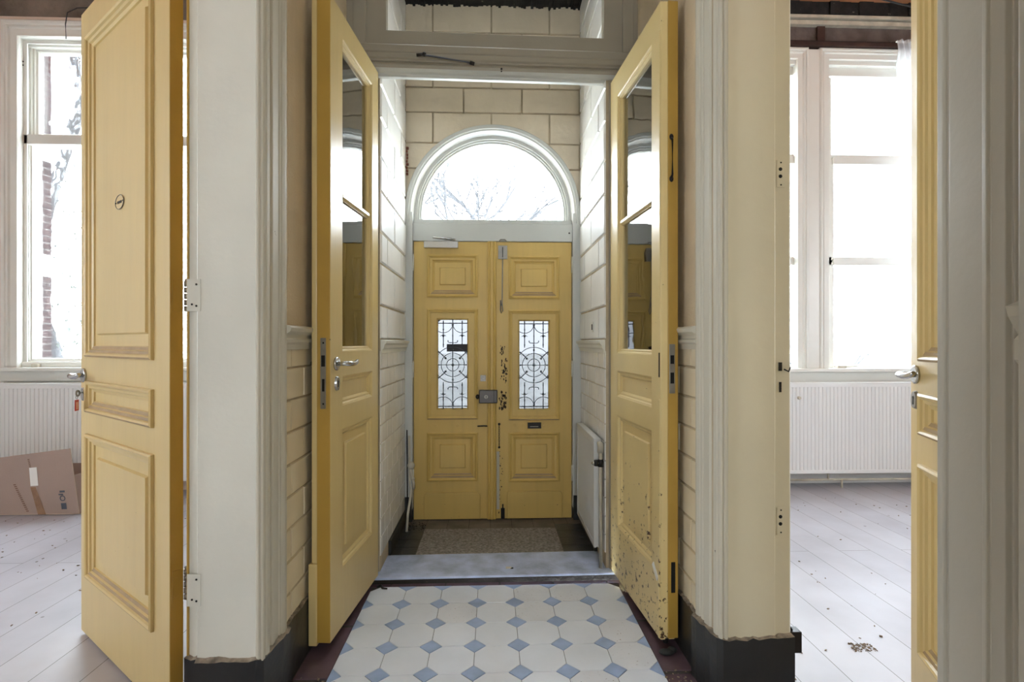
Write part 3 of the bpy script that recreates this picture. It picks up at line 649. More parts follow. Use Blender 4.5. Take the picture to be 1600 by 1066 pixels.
# outside reveal
mb = MB(BRICK, WALLR)
for za, zb, m in ((0, 1.86, BRICK), (1.86, 2.06, WALLR), (2.06, 2.92, BRICK), (2.92, 3.12, WALLR), (3.12, 4.6, BRICK)): mb.box(-4.7, -4.09, 4.955, 5.065, za, zb, m)
mb.box(-4.7, -4.10, 4.86, 4.95, -0.6, 4.6, WALLR)
struct(mb.build('wall_outside_pier'), 'red brick pier with pale stone bands outside the left window', 'wall')

# sheer curtain
mb = MB(SHEER)
def cloth(x0, x1, z0, z1, y, folds, amp, ph):
    n = 80; pts = [(x0+(x1-x0)*i/n, y+amp*math.sin(ph+folds*2*PI*i/n)+amp*0.5*math.sin(1.3+folds*4.7*i/n*PI)) for i in range(n+1)]
    rows = 8; V = [[mb.bm.verts.new((px+0.01*math.sin(r*1.1+px*20), py, z0+(z1-z0)*r/rows)) for px, py in pts] for r in range(rows+1)]
    for r in range(rows):
        for i in range(n): mb.bm.faces.new([V[r][i], V[r][i+1], V[r+1][i+1], V[r+1][i]]).smooth = True
cloth(3.60, 4.05, 1.03, 3.86, 4.47, 6, 0.018, 0.4); cloth(3.50, 3.80, 3.45, 3.87, 4.43, 5, 0.012, 0.0)
tag(mb.build('curtain', fixn=False), 'sheer white curtain hanging at the right side of the right room window', 'curtain')
mb = MB(WHT); mb.tube([(3.51, 4.46, 3.868), (4.15, 4.46, 3.868)], 0.005); mb.box(4.14, 4.15, 4.46, 4.56, 3.862, 3.874)
tag(mb.build('curtain_rail'), 'thin white rail carrying the sheer curtain', 'curtain rail')

# ------------------------------------------------------------------ radiators
def radiator(name, label, x0, x1, y, z0, z1, m, pitch=0.033, t=0.06, rot=None, both=True):
    root = empty(name, (x0, y, 0)); tag(root, label, 'radiator', 'heating radiators')
    if rot is not None: root.rotation_euler = (0, 0, rot)
    L_ = x1-x0
    mb = MB(m); n = int(L_/pitch); pts = []
    for i in range(n+1):
        xa = L_*i/n
        pts += [(xa, 0.0)] if i in (0, n) else [(xa-pitch*0.22, 0.0), (xa-pitch*0.12, 0.005), (xa+pitch*0.12, 0.005), (xa+pitch*0.22, 0.0)]
    a = [mb.bm.verts.new((px, py, z0)) for px, py in pts]; b = [mb.bm.verts.new((px, py, z1)) for px, py in pts]
    for i in range(len(pts)-1): mb.bm.faces.new([a[i], a[i+1], b[i+1], b[i]])
    mb.box(0, L_, 0.006, 0.012, z0, z1)
    mb.box(0, L_, -0.002, 0.010, z1-0.035, z1); mb.box(0, L_, -0.002, 0.010, z0, z0+0.03)
    mb.box(0, L_, t-0.01, t, z0, z1)
    mb.build('panel', parent=root, bevel=0.0015)
    mb = MB(m); mb.box(-0.003, L_+0.003, -0.004, t+0.004, z1-0.006, z1+0.006); mb.build('top_grille', parent=root, bevel=0.002)
    for xa in (-0.003, L_-0.001):
        mb = MB(m); mb.box(xa, xa+0.004, -0.004, t+0.004, z0+0.006, z1-0.006); mb.build('side_cover', parent=root)
    return root
r1 = radiator('radiator', 'long white ribbed radiator under the left room window', -4.10, -2.36, 4.42, 0.12, 0.915, RAD)
mb = MB(CPIPE); mb.tube([(0.10, 0.05, 0.13), (0.10, 0.05, 0.0)], 0.009); mb.build('feed_pipe', parent=r1)
for xa in (0.4, 1.3): mb = MB(RAD); mb.box(xa, xa+0.02, 0.055, 0.179, 0.2, 0.8); mb.build('bracket', parent=r1)
r2 = radiator('radiator', 'long white ribbed radiator under the right room window', 2.0, 4.55, 4.42, 0.13, 0.905, RAD)
mb = MB(CPIPE)
mb.tube([(0.15, 0.03, 0.07), (2.45, 0.03, 0.07)], 0.010); mb.tube([(0.90, 0.03, 0.07), (0.90, 0.03, 0.15)], 0.009); mb.tube([(1.02, 0.03, 0.07), (1.02, 0.03, 0.0)], 0.009); mb.build('feed_pipe', parent=r2)
for xa in (0.4, 2.1): mb = MB(RAD); mb.box(xa, xa+0.02, 0.055, 0.179, 0.2, 0.8); mb.build('bracket', parent=r2)
mb = MB(CPIPE); mb.disc((0.62, -0.004, 0.78), (0, -1, 0), 0.014, 0.02, seg=12); mb.build('bleed_valve', parent=r2)
# vestibule radiator: front plane faces -X
r3 = radiator('radiator', 'small grey-white panel radiator on the right vestibule wall', 0, 0.56, 0, 0.125, 0.72, RADG, pitch=0.022, t=0.03)
r3.location = (0.562, 3.44, 0); r3.rotation_euler = (0, 0, -PI/2)
mb = MB(CPIPE); mb.tube([(0.575, 0.024, 0.66), (0.595, 0.024, 0.665), (0.602, 0.026, 0.64), (0.604, 0.026, 0.5), (0.604, 0.026, VZ)], 0.010, seg=10); mb.build('feed_pipe', parent=r3)
mb = MB(CPIPE); mb.disc((0.602, 0.026, 0.655), (0, 0, 1), 0.016, 0.05, seg=12); mb.ball((0.602, 0.024, 0.70), 0.016); mb.tube([(0.555, 0.022, 0.70), (0.602, 0.024, 0.70)], 0.010); mb.build('valve_elbow', parent=r3)
mb = MB(DKM, CHR); mb.disc((0.602, 0.012, 0.600), (0, -1, 0), 0.018, 0.022, seg=10); mb.tube([(0.602, 0.024, 0.60), (0.602, 0.008, 0.60)], 0.010, CHR); mb.ball((0.602, -0.012, 0.600), 0.012, CHR); mb.disc((0.602, 0.026, 0.58), (0, 0, 1), 0.015, 0.04, DKM, 10); mb.build('valve_knob', parent=r3)
for xa in (0.12, 0.44): mb = MB(RADG); mb.box(xa, xa+0.02, 0.028, 0.05, 0.2, 0.65); mb.build('bracket', parent=r3)

# ------------------------------------------------------------------ panelled doors
def both(fn):
    for sg in (1, -1): fn(sg)
def panel_set(root, x0, x1, z0, z1, t, m, kind='raised', inset=0.085, mw=0.045, led=YELD, fdep=0.010):
    """bolection moulding on both faces and a fielded panel"""
    mo = MB(m, led)
    for sg in (1, -1):
        y = sg*t/2
        mo.ring(x0-0.006, x1+0.006, z0-0.006, z1+0.006, [(0, y), (0.001, y+sg*0.010), (mw*0.18, y+sg*0.014), (mw*0.34, y+sg*0.010), (mw*0.42, y+sg*0.003), (mw*0.66, y+sg*0.001), (mw*0.74, y-sg*0.006), (mw, y-sg*0.010), (mw+0.002, y-sg*0.016)], m, led, ledge=(1, 4, 6))
    mo.build('moulding', parent=root)
    pa = MB(m, led)
    for sg in (1, -1):
        yb = sg*(t/2-0.016)
        if kind == 'raised':
            pa.ring(x0, x1, z0, z1, [(0.02, yb), (inset, yb)], m)
            pa.raised(x0+inset, x1-inset, z0+inset, z1-inset, yb, yb+sg*fdep, 0.006, m)
        else: pa.face([(x0+0.02, yb, z0+0.02), (x1-0.02, yb, z0+0.02), (x1-0.02, yb, z1-0.02), (x0+0.02, yb, z1-0.02)], m)
    pa.build('panel', parent=root)
def lever(root, x, z, t, sg, dirx, m=CHR, mat_rose=CHR, L=0.115, rh=0.030):
    mb = MB(mat_rose); mb.disc((x, sg*t/2, z), (0, sg, 0), rh, 0.009, seg=20); h = mb.build('handle_rose', parent=root)
    y0 = sg*(t/2+0.005); y1 = sg*(t/2+0.052)
    mb = MB(m); mb.tube([(x, y0, z), (x, sg*(t/2+0.03), z), (x+dirx*0.004, y1-sg*0.006, z), (x+dirx*0.016, y1, z), (x+dirx*0.05, y1+sg*0.002, z-0.002), (x+dirx*0.08, y1, z-0.001), (x+dirx*L*0.9, y1-sg*0.004, z+0.006), (x+dirx*L, y1-sg*0.006, z+0.010)], [0.009, 0.009, 0.010, 0.0105, 0.010, 0.0095, 0.0085, 0.006], seg=12)
    mb.build('lever', parent=h)
def escutcheon(root, x, z, t, sg, m=CHR, hole=True, rx=0.022, rz=0.030):
    mb = MB(m); c = 20
    a = [(x+rx*math.cos(2*PI*k/c), z+rz*math.sin(2*PI*k/c)) for k in range(c)]
    A = [mb.bm.verts.new((px, sg*t/2, pz)) for px, pz in a]; B = [mb.bm.verts.new((x+(px-x)*0.9, sg*(t/2+0.009), z+(pz-z)*0.9)) for px, pz in a]
    for k in range(c): mb.bm.faces.new([A[k], A[(k+1) % c], B[(k+1) % c], B[k]])
    mb.bm.faces.new(B); e = mb.build('escutcheon', parent=root)
    if hole:
        mb = MB(HOLE); mb.disc((x, sg*(t/2+0.0092), z+0.007), (0, sg, 0), 0.006, 0.0008, seg=12); mb.box(x-0.003, x+0.003, *sorted((sg*(t/2+0.0085), sg*(t/2+0.0102))), z-0.015, z+0.003); mb.build('keyhole', parent=e)
def room_door(name, label, hinge, free, t=0.042, h=2.665):
    hx, hy = hinge; fx, fy = free; e = Vector((fx-hx, fy-hy)); wd = e.length; e.normalize(); n = Vector((-e.y, e.x))
    root = empty(name, (hx-n.x*t/2, hy-n.y*t/2, 0), math.atan2(e.y, e.x)); struct(root, label, 'door')
    hs = [(0.135, wd-0.088, 1.197, 2.53), (0.135, wd-0.088, 0.965, 1.085), (0.135, wd-0.088, 0.268, 0.862)]
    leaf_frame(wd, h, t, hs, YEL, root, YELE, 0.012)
    panel_set(root, *hs[0], t, YEL); panel_set(root, *hs[1], t, YEL, 'flat'); panel_set(root, *hs[2], t, YEL)
    return root, wd, t
D1, wd1, t1 = room_door('door_1', 'yellow panelled door standing open into the left room, small oval plate on its upper panel', (-1.054, 1.769), (-1.771, 2.347))
lever(D1, wd1-0.045, 1.112, t1, 1, -1); lever(D1, wd1-0.045, 1.112, t1, -1, -1)
escutcheon(D1, wd1-0.045, 1.032, t1, 1, hole=False); escutcheon(D1, wd1-0.045, 1.032, t1, -1)
# oval number plate
mb = MB(CASING, DKM); xp, zp, yp = 0.47, 1.787, t1/2-0.006
c = 28; A = [(xp+0.043*math.cos(2*PI*k/c), zp+0.027*math.sin(2*PI*k/c)) for k in range(c)]
mb.tube([(x, yp+0.003, z) for x, z in A+[A[0]]], 0.0014, BRS, 6); mb.face([(x, yp+0.002, z) for x, z in A], YEL)
for dx in (-0.018, -0.009, 0.0, 0.009, 0.018): mb.box(xp+dx-0.0028, xp+dx+0.0028, yp+0.002, yp+0.004, zp-0.005, zp+0.004, DKM)
for dx in (-0.037, 0.037): mb.disc((xp+dx, yp+0.002, zp), (0, 1, 0), 0.003, 0.003, DKM, 8)
mb.build('number_plate', parent=D1)
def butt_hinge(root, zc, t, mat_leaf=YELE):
    hh = 0.052
    mb = MB(mat_leaf); mb.box(-0.0025, 0.0, -t/2+0.002, t/2-0.008, zc-hh, zc+hh)
    for dz in (-0.03, 0.03): mb.disc((-0.0025, 0, zc+dz), (-1, 0, 0), 0.005, 0.001, seg=10)
    h = mb.build('hinge', parent=root, bevel=0.0005)
    mb = MB(BRS)
    for k in range(5): mb.tube([(-0.008, -t/2-0.005, zc-hh+k*0.0208+0.001), (-0.008, -t/2-0.005, zc-hh+(k+1)*0.0208-0.001)], 0.0075, seg=12)
    mb.ball((-0.008, -t/2-0.005, zc+hh+0.002), 0.006); mb.build('knuckle', parent=h)
butt_hinge(D1, 1.405, t1); butt_hinge(D1, 0.447, t1)
for zc in (1.405, 0.447):
    mb = MB(WHTR, DKM); mb.box(-0.988, -0.945, 1.7505, 1.754, zc-0.052, zc+0.052)
    for dx, dz in ((-0.958, 0.035), (-0.958, -0.035), (-0.972, -0.03)): mb.disc((dx, 1.750, zc+dz), (0, -1, 0), 0.0035, 0.0012, DKM, 8)
    mb.build('hinge_plate', parent=bpy.data.objects['trim_3'])
D4, wd4, t4 = room_door('door_2', 'yellow panelled door standing open into the right room, seen at a sharp angle', (1.072, 0.862), (1.386, 1.697))
lever(D4, wd4-0.045, 1.148, t4, 1, -1); lever(D4, wd4-0.045, 1.148, t4, -1, -1)
escutcheon(D4, wd4-0.045, 1.066, t4, 1, BRS); escutcheon(D4, wd4-0.045, 1.066, t4, -1, BRS)
butt_hinge(D4, 1.9, t4); butt_hinge(D4, 0.5, t4)

# key with red tag in the left door
kr = D1.matrix_basis.copy()
M1 = Matrix.Translation(D1.location) @ Matrix.Rotation(D1.rotation_euler.z, 4, 'Z')
kx, kz = wd1-0.045, 1.039
K = empty('key', M1 @ Vector((kx, t1/2+0.008, kz)), D1.rotation_euler.z); tag(K, 'key with a red tag hanging from it in the lock of the left door', 'key')
mb = MB(BRS); mb.tube([(0, 0, 0), (0, 0.022, 0)], 0.003, seg=8)
for k in range(16):
    a = 2*PI*k/16; b = 2*PI*(k+1)/16
    mb.box(0.0, 0.001, 0, 0.001, 0, 0.001) if False else None
mb.tube([(0, 0.034+0.012*math.cos(2*PI*k/20), 0.011*math.sin(2*PI*k/20)) for k in range(21)], 0.0038, seg=8); mb.build('key_shank', parent=K)
mb = MB(BRS); mb.tube([(0.0, 0.042+0.008*math.cos(2*PI*k/14), -0.016+0.008*math.sin(2*PI*k/14)) for k in range(15)], 0.001, seg=6); mb.build('key_ring', parent=K)
mb = MB(RED, PINK); mb.box(-0.0015, 0.0015, 0.028, 0.056, -0.072, -0.026, RED); mb.box(-0.0022, 0.0022, 0.033, 0.051, -0.067, -0.036, PINK); T_ = mb.build('tag', parent=K, bevel=0.001)
K.rotation_euler.z += 0.9

# inner double doors
def glazed_leaf(name, label, hinge, free, vis, t, mat, glz, sm, lo, xo, bar, h=2.655, zb=0.043):
    hx, hy = hinge; fx, fy = free; e = Vector((fx-hx, fy-hy)); wd = e.length; e.normalize(); n = Vector((-e.y, e.x))
    root = empty(name, (hx-vis*n.x*t/2, hy-vis*n.y*t/2, 0), math.atan2(e.y, e.x)); struct(root, label, 'door')
    hs = [(xo[0], xo[1], *glz), (xo[0], xo[1], *sm), (xo[0], xo[1], *lo)]
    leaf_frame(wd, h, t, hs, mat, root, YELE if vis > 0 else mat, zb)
    mo = MB(mat)                                        # glazing mouldings, sunk into the opening
    for sg in (1, -1):
        y = sg*t/2
        P = [(0, y-sg*0.001), (0.004, y-sg*0.003), (0.008, y-sg*0.010), (0.014, y-sg*0.010), (0.020, y-sg*0.020), (0.020, 0.0)]
        mo.ring(*hs[0], P)
    mo.build('glazing_moulding', parent=root)
    b = MB(mat); b.box(xo[0]+0.015, xo[1]-0.015, -0.010, 0.010, bar-0.016, bar+0.016)
    for sg in (1, -1): b.raised(xo[0]+0.015, xo[1]-0.015, bar-0.015, bar+0.015, sg*0.010, sg*0.022, 0.009)
    b.build('glazing_bar', parent=root)
    for za, zz in ((glz[0]+0.01, bar-0.005), (bar+0.005, glz[1]-0.01)):
        k = MB(GLASS); k.box(xo[0]+0.008, xo[1]-0.008, -0.0015, 0.0015, za, zz); k.build('glass_pane', parent=root)
    for q, kind in ((hs[1], 'flat'), (hs[2], 'raised')):
        mo = MB(mat)
        for sg in (1, -1):
            y = sg*t/2
            mo.ring(*q, [(0, y-sg*0.001), (0.006, y-sg*0.004), (0.010, y-sg*0.011), (0.018, y-sg*0.012), (0.026, y-sg*0.019), (0.028, y-sg*0.022)])
        mo.build('moulding', parent=root)
        pa = MB(mat)
        for sg in (1, -1):
            yb = sg*(t/2-0.020)
            if kind == 'raised':
                pa.ring(*q, [(0.015, yb), (0.065, yb)]); pa.raised(q[0]+0.065, q[1]-0.065, q[2]+0.065, q[3]-0.065, yb, yb+sg*0.009, 0.005)
            else: pa.face([(q[0]+0.01, yb, q[2]+0.01), (q[1]-0.01, yb, q[2]+0.01), (q[1]-0.01, yb, q[3]-0.01), (q[0]+0.01, yb, q[3]-0.01)])
        pa.build('panel', parent=root)
    return root, wd
t2 = 0.056
D2, wd2 = glazed_leaf('door_3', 'left leaf of the open inner double door, yellow with glass, lever handle and lock plate', (-0.590, 2.767), (-0.648, 2.145), 1, t2, YEL, (1.215, 2.545), (0.985, 1.107), (0.298, 0.880), (0.100, 0.492), 1.885)
# astragal strip on the hidden side and its rounded foot
mb = MB(YEL); mb.box(wd2-0.030, wd2-0.004, -t2/2-0.024, -t2/2, 0.36, 2.65); mb.box(wd2-0.034, wd2+0.004, -t2/2-0.034, -t2/2+0.002, 0.030, 0.36); mb.build('meeting_strip', parent=D2, bevel=0.005)
mb = MB(BRS, HOLE); mb.box(wd2-0.001, wd2+0.0025, -0.012, 0.010, 0.985, 1.27); 
mb.box(wd2+0.0015, wd2+0.0032, -0.008, 0.007, 1.155, 1.20, HOLE); mb.box(wd2+0.0015, wd2+0.0032, -0.005, 0.005, 1.055, 1.105, HOLE)
for z in (1.005, 1.25): mb.disc((wd2+0.002, 0, z), (1, 0, 0), 0.004, 0.001, HOLE, 8)
mb.build('lock_plate', parent=D2, bevel=0.0008)
lever(D2, 0.565, 1.164, t2, 1, -1, L=0.125, rh=0.028); lever(D2, 0.565, 1.164, t2, -1, -1, L=0.06, rh=0.02)
escutcheon(D2, 0.563, 1.082, t2, 1, CHR, rx=0.020, rz=0.031)
t3 = 0.060
D3, wd3 = glazed_leaf('door_4', 'right leaf of the open inner double door, yellow with glass and heavily chipped paint', (0.634, 2.802), (0.684, 2.119), -1, t3, YELC, (1.20, 2.515), (0.978, 1.105), (0.312, 0.876), (0.118, 0.585), 1.863, h=2.640)
mb = MB(YELC, YELE)
for za, zz, w_ in ((0.05, 0.30, 0.010), (0.30, 1.02, 0.007), (1.34, 2.52, 0.006)): mb.box(wd3-0.012, wd3+0.001, -t3/2-w_*0.7, -t3/2, za, zz)
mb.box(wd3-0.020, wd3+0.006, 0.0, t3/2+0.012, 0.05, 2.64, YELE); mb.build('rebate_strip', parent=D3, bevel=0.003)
mb = MB(BRS, HOLE); mb.box(wd3-0.002, wd3+0.0088, 0.004, 0.028, 1.045, 1.245)
for za, zz in ((1.165, 1.20), (1.085, 1.13)): mb.box(wd3+0.0075, wd3+0.0095, 0.008, 0.024, za, zz, HOLE)
mb.build('strike_plate', parent=D3, bevel=0.0008)
mb = MB(HOLE); mb.box(wd3-0.016, wd3-0.008, -t3/2-0.002, -t3/2+0.002, 1.11, 1.21); mb.box(wd3-0.016, wd3-0.008, -t3/2-0.002, -t3/2+0.002, 0.90, 1.0); mb.build('worn_slot', parent=D3)
mb = MB(DKM); mb.tube([(wd3+0.010, 0.012, 2.08), (wd3+0.020, 0.012, 2.07), (wd3+0.020, 0.012, 1.93), (wd3+0.010, 0.012, 1.92)], [0.006, 0.004, 0.004, 0.006], seg=8)
mb.ball((wd3+0.010, 0.012, 2.085), 0.009, sc_=(0.5, 1, 1.4)); mb.ball((wd3+0.010, 0.012, 1.915), 0.009, sc_=(0.5, 1, 1.4)); mb.build('pull_handle', parent=D3)
mb = MB(DKM, HOLE); mb.box(wd3+0.004, wd3+0.0075, 0.012, 0.030, 0.235, 0.36, HOLE); mb.tube([(wd3-0.01, -0.005, 0.05), (wd3-0.01, -0.005, 0.028)], 0.012, DKM, 10); mb.build('floor_bolt', parent=D3, bevel=0.004)
mb = MB(STICK); M_ = Matrix.Translation((wd3-0.055, -t3/2-0.001, 0.30)) @ Matrix.Rotation(0.75, 4, 'Y'); mb.box(-0.035, 0.035, -0.0012, 0.001, -0.012, 0.012, M=M_); mb.build('torn_tape', parent=D3)

# ------------------------------------------------------------------ front door
FD = empty('door_5', (0, YB, 0)); struct(FD, 'closed yellow double front door with iron grilles under the arched fanlight', 'door')
def P(mb, name, bevel=0.002, parent=None, mat=None):
    o = mb.build(name, parent=parent or FD, bevel=bevel)
    return o
Z0 = 0.036; ZT = 1.948; TT = 0.05
def front_leaf(x0, x1, px, gl, z_up, z_g, z_lo, nm):
    hs = [(px[0], px[1], *z_up), (px[0], px[1], *z_g), (px[0], px[1], *z_lo)]
    mb = MB(YELF); grid_slab(mb, cuts(x0, x1, hs, 0), cuts(Z0, ZT, hs, 2), hs, 0.0, TT)
    leaf = P(mb, nm)
    for q in (hs[0], hs[2]):
        mo = MB(YELF, YELD)
        mo.ring(q[0]-0.006, q[1]+0.006, q[2]-0.006, q[3]+0.006, [(0, 0), (0, -0.010), (0.010, -0.016), (0.018, -0.010), (0.022, -0.004), (0.036, -0.002), (0.040, 0.006), (0.050, 0.010), (0.052, 0.016)], YELF, YELD, ledge=(4, 6))
        P(mo, 'moulding', 0, leaf)
        pa = MB(YELF); pa.ring(*q, [(0.03, 0.014), (0.082, 0.014)]); pa.raised(q[0]+0.08, q[1]-0.08, q[2]+0.08, q[3]-0.08, 0.014, 0.005, 0.005); P(pa, 'panel', 0, leaf)
    q = hs[1]
    mo = MB(YELF, YELD)
    mo.ring(q[0]-0.006, q[1]+0.006, q[2]-0.006, q[3]+0.006, [(0, 0), (0, -0.010), (0.008, -0.015), (0.016, -0.010), (0.024, -0.008), (0.028, 0.004), (0.030, 0.012)], YELF, YELD, ledge=(1,))
    P(mo, 'moulding', 0, leaf)
    cs = MB(YELF); cs.ring(q[0]+0.020, q[1]-0.020, q[2]+0.020, q[3]-0.020, [(0, 0.03), (0, -0.002), (gl[0]-q[0]-0.030, -0.002), (gl[0]-q[0]-0.024, 0.004), (gl[0]-q[0]-0.020, 0.012), (gl[0]-q[0]-0.020, 0.03)])
    win = P(cs, 'wicket', 0.001, leaf)
    pn = MB(OBSC); pn.box(gl[0]-0.01, gl[1]+0.01, 0.018, 0.021, gl[2]-0.012, gl[3]+0.012); P(pn, 'glass_pane', 0, leaf)
    return leaf
LFd = front_leaf(-0.537, 0.0292, (-0.440, -0.102), (-0.371, -0.168, 0.785, 1.408), (1.570, 1.852), (0.730, 1.478), (0.305, 0.630), 'left_leaf')
RFd = front_leaf(0.0294, 0.553, (0.120, 0.463), (0.191, 0.392, 0.788, 1.403), (1.560, 1.845), (0.722, 1.472), (0.297, 0.627), 'right_leaf')
def plate(x0, x1, z0, z1, leaf):
    n = 8; r = 0.025; pts = [(x0, z0), (x1, z0)]
    pts += [(x1-r+r*math.cos(a), z1-r+r*math.sin(a)) for a in [PI/2*k/n for k in range(n+1)]]
    pts += [(x0+r+r*math.cos(a), z1-r+r*math.sin(a)) for a in [PI/2+PI/2*k/n for k in range(n+1)]]
    mb = MB(YELF); M_ = Matrix.Rotation(PI/2, 4, 'X')
    mb.prism([(x, z) for x, z in pts], 0.0, 0.018, M=M_); P(mb, 'kick_plate', 0.004, leaf)
plate(-0.464, -0.080, Z0+0.004, 0.222, LFd); plate(0.104, 0.486, Z0+0.004, 0.226, RFd)
mb = MB(YELF)   # moulded meeting cover
mb.prism([(-0.032, 0.0), (-0.030, -0.012), (-0.022, -0.018), (-0.014, -0.014), (-0.008, -0.022), (0.006, -0.022), (0.012, -0.014), (0.020, -0.018), (0.028, -0.010), (0.030, 0.0)], Z0, ZT); P(mb, 'meeting_strip', 0, LFd)
# grilles
def grille(cx, cz, leaf):
    mb = MB(IRON); y = 0.006; K = 0.00066; KZ = 0.00067
    def q(x, z): return (cx+x*K, y, cz+z*KZ)
    r = 0.0036
    def line(a, b, rr=r): mb.tube([q(*a), q(*b)], rr, seg=6)
    def arc(c0, c1, rad, a0, a1, rr=r, rz=None):
        n = 22; mb.tube([q(c0+rad*math.cos(math.radians(a0+(a1-a0)*i/n)), c1+(rz or rad)*math.sin(math.radians(a0+(a1-a0)*i/n))) for i in range(n+1)], rr, seg=6)
    def knob(x, z, rr=0.006): mb.ball(q(x, z), rr, seg=8)
    line((0, 468), (0, -468)); line((-153, 0), (153, 0), 0.0026)
    for s in (1, -1):
        line((-153, 428*s), (153, 428*s))
        for sx in (-98, 98):
            line((sx, 455*s), (sx, 180*s)); knob(sx, 440*s, 0.005); knob(sx, 365*s, 0.0055); knob(sx, 208*s, 0.0055)
            knob(sx, 300*s, 0.009); 
            for a in (25, 155, 205, 335):
                pass
            arc(sx, 270*s, 38, 40 if s > 0 else -40, 140 if s > 0 else -140, 0.0020)
            arc(sx, 428*s, 98, (180 if sx > 0 else 0), ((180 if sx > 0 else 0)+(125 if (sx > 0) == (s > 0) else -125)), 0.0026)
        knob(0, 300*s, 0.005); knob(0, 412*s, 0.008); line((-45, 428*s), (45, 428*s), 0.004)
        arc(0, 232*s, 46, 0, 0.1) if False else None
        mb.tube([q(-52, (235+14)*s), q(-48, 235*s), q(-36, 229*s), q(0, 227*s), q(36, 229*s), q(48, 235*s), q(52, (235+14)*s)], 0.0030, seg=6)
        knob(-50, 247*s, 0.004); knob(50, 247*s, 0.004)
        knob(0, 155*s, 0.007); knob(0, 205*s, 0.006)
        a0 = 35 if s > 0 else -35; arc(0, 0, 184, a0, (180-35)*s, 0.0028)
    arc(0, 0, 122, 0, 360, 0.0026); arc(0, 0, 64, 0, 360, 0.0026); knob(0, 0, 0.010)
    for a in (38, 142, 218, 322):
        ca, sa = math.cos(math.radians(a)), math.sin(math.radians(a))
        line((92*ca, 92*sa*1.2), (188*ca, 188*sa*1.2)); knob(95*ca, 95*sa*1.15, 0.008); knob(140*ca, 140*sa*1.2, 0.005); knob(186*ca, 186*sa*1.15, 0.006)
    for sx in (-140, 140): knob(sx, 0, 0.006)
    P(mb, 'grille', 0, leaf)
grille(-0.270, 1.099, LFd); grille(0.291, 1.096, RFd)
mb = MB(DKM); mb.box(-0.311, -0.169, 0.004, 0.009, 1.190, 1.242); P(mb, 'vent_plate', 0, LFd)
# hardware
mb = MB(LOCK, HOLE, BRS); mb.box(-0.088, 0.038, -0.052, -0.006, 0.838, 0.928, LOCK); L0 = P(mb, 'rim_lock', 0.006, LFd)
mb = MB(BRS, HOLE); mb.disc((-0.040, -0.052, 0.882), (0, -1, 0), 0.014, 0.004, BRS, 16); mb.box(-0.042, -0.038, -0.0575, -0.0555, 0.874, 0.890, HOLE); mb.box(0.012, 0.0145, -0.0535, -0.05, 0.842, 0.924, HOLE); P(mb, 'lock_cylinder', 0, L0)
mb = MB(DKM); mb.ball((-0.098, -0.035, 0.882), 0.014, sc_=(1, 1, 1.2)); mb.tube([(-0.098, -0.035, 0.882), (-0.085, -0.035, 0.882)], 0.006); P(mb, 'lock_knob', 0, L0)
mb = MB(BRS); mb.box(-0.080, -0.042, -0.006, 0.001, 0.985, 1.028); mb.disc((-0.061, -0.006, 1.006), (0, -1, 0), 0.011, 0.004, BRS, 14); P(mb, 'cylinder_lock', 0.002, LFd)
mb = MB(BRS, DKM); mb.box(0.043, 0.106, -0.010, 0.001, 1.829, 1.922, BRS); mb.box(0.071, 0.077, -0.020, -0.008, 1.84, 1.91, DKM); mb.tube([(0.05, -0.012, 1.952), (0.06, -0.018, 1.962), (0.09, -0.018, 1.962), (0.10, -0.012, 1.952)], 0.004, BRS, 8); b1 = P(mb, 'top_bolt', 0.003, RFd)
mb = MB(BRS); mb.tube([(0.074, -0.014, 1.83), (0.072, -0.014, 1.70), (0.070, -0.014, 1.52), (0.062, -0.014, 1.505), (0.060, -0.014, 1.545)], 0.0038, seg=8); mb.tube([(0.070, -0.014, 1.53), (0.074, -0.016, 1.47), (0.066, -0.016, 1.455), (0.058, -0.016, 1.475), (0.060, -0.016, 1.54)], 0.0038, seg=8); P(mb, 'bolt_rod', 0, b1)
mb = MB(CHR); mb.box(-0.463, -0.230, -0.045, 0.0, 1.897, 1.944); c1 = P(mb, 'door_closer', 0.004, LFd)
mb = MB(CHR, BRS); mb.tube([(-0.25, -0.03, 1.955), (-0.40, -0.065, 1.965)], 0.006, seg=8); mb.disc((-0.26, -0.03, 1.944), (0, 0, 1), 0.014, 0.018, BRS, 12); mb.tube([(-0.40, -0.065, 1.965), (-0.27, -0.005, 1.968)], 0.005, seg=8); P(mb, 'closer_arm', 0, c1)
for x, z in ((-0.541, 1.80), (0.557, 1.79), (-0.541, 1.07), (0.557, 1.07), (-0.541, 0.33), (0.557, 0.35)):
    mb = MB(WHTR); mb.tube([(x, -0.008, z-0.05), (x, -0.008, z+0.05)], 0.008, seg=10); mb.ball((x, -0.008, z+0.052), 0.007); mb.ball((x, -0.008, z-0.052), 0.007); P(mb, 'hinge', 0, LFd if x < 0 else RFd)
# letter slot
mb = MB(HOLE, YELF, CASING); mb.box(0.240, 0.346, -0.020, -0.0005, 0.632, 0.706, YELF); mb.box(0.246, 0.340, -0.022, -0.018, 0.660, 0.702, DKM); mb.box(0.262, 0.320, -0.0235, -0.021, 0.672, 0.676, CASING); P(mb, 'letter_slot', 0.001, RFd)
for x, lf in ((-0.385, LFd), (-0.235, LFd), (0.155, RFd), (0.215, RFd), (0.362, RFd)):
    mb = MB(YELF); mb.disc((x, 0.0, 0.682), (0, -1, 0), 0.010, 0.004, seg=12); P(mb, 'plug', 0, lf)
mb = MB(DKM); mb.tube([(-0.10, -0.004, 0.676), (-0.055, -0.004, 0.678), (-0.025, -0.004, 0.676)], 0.005, seg=6); P(mb, 'old_slide_bolt', 0, LFd)
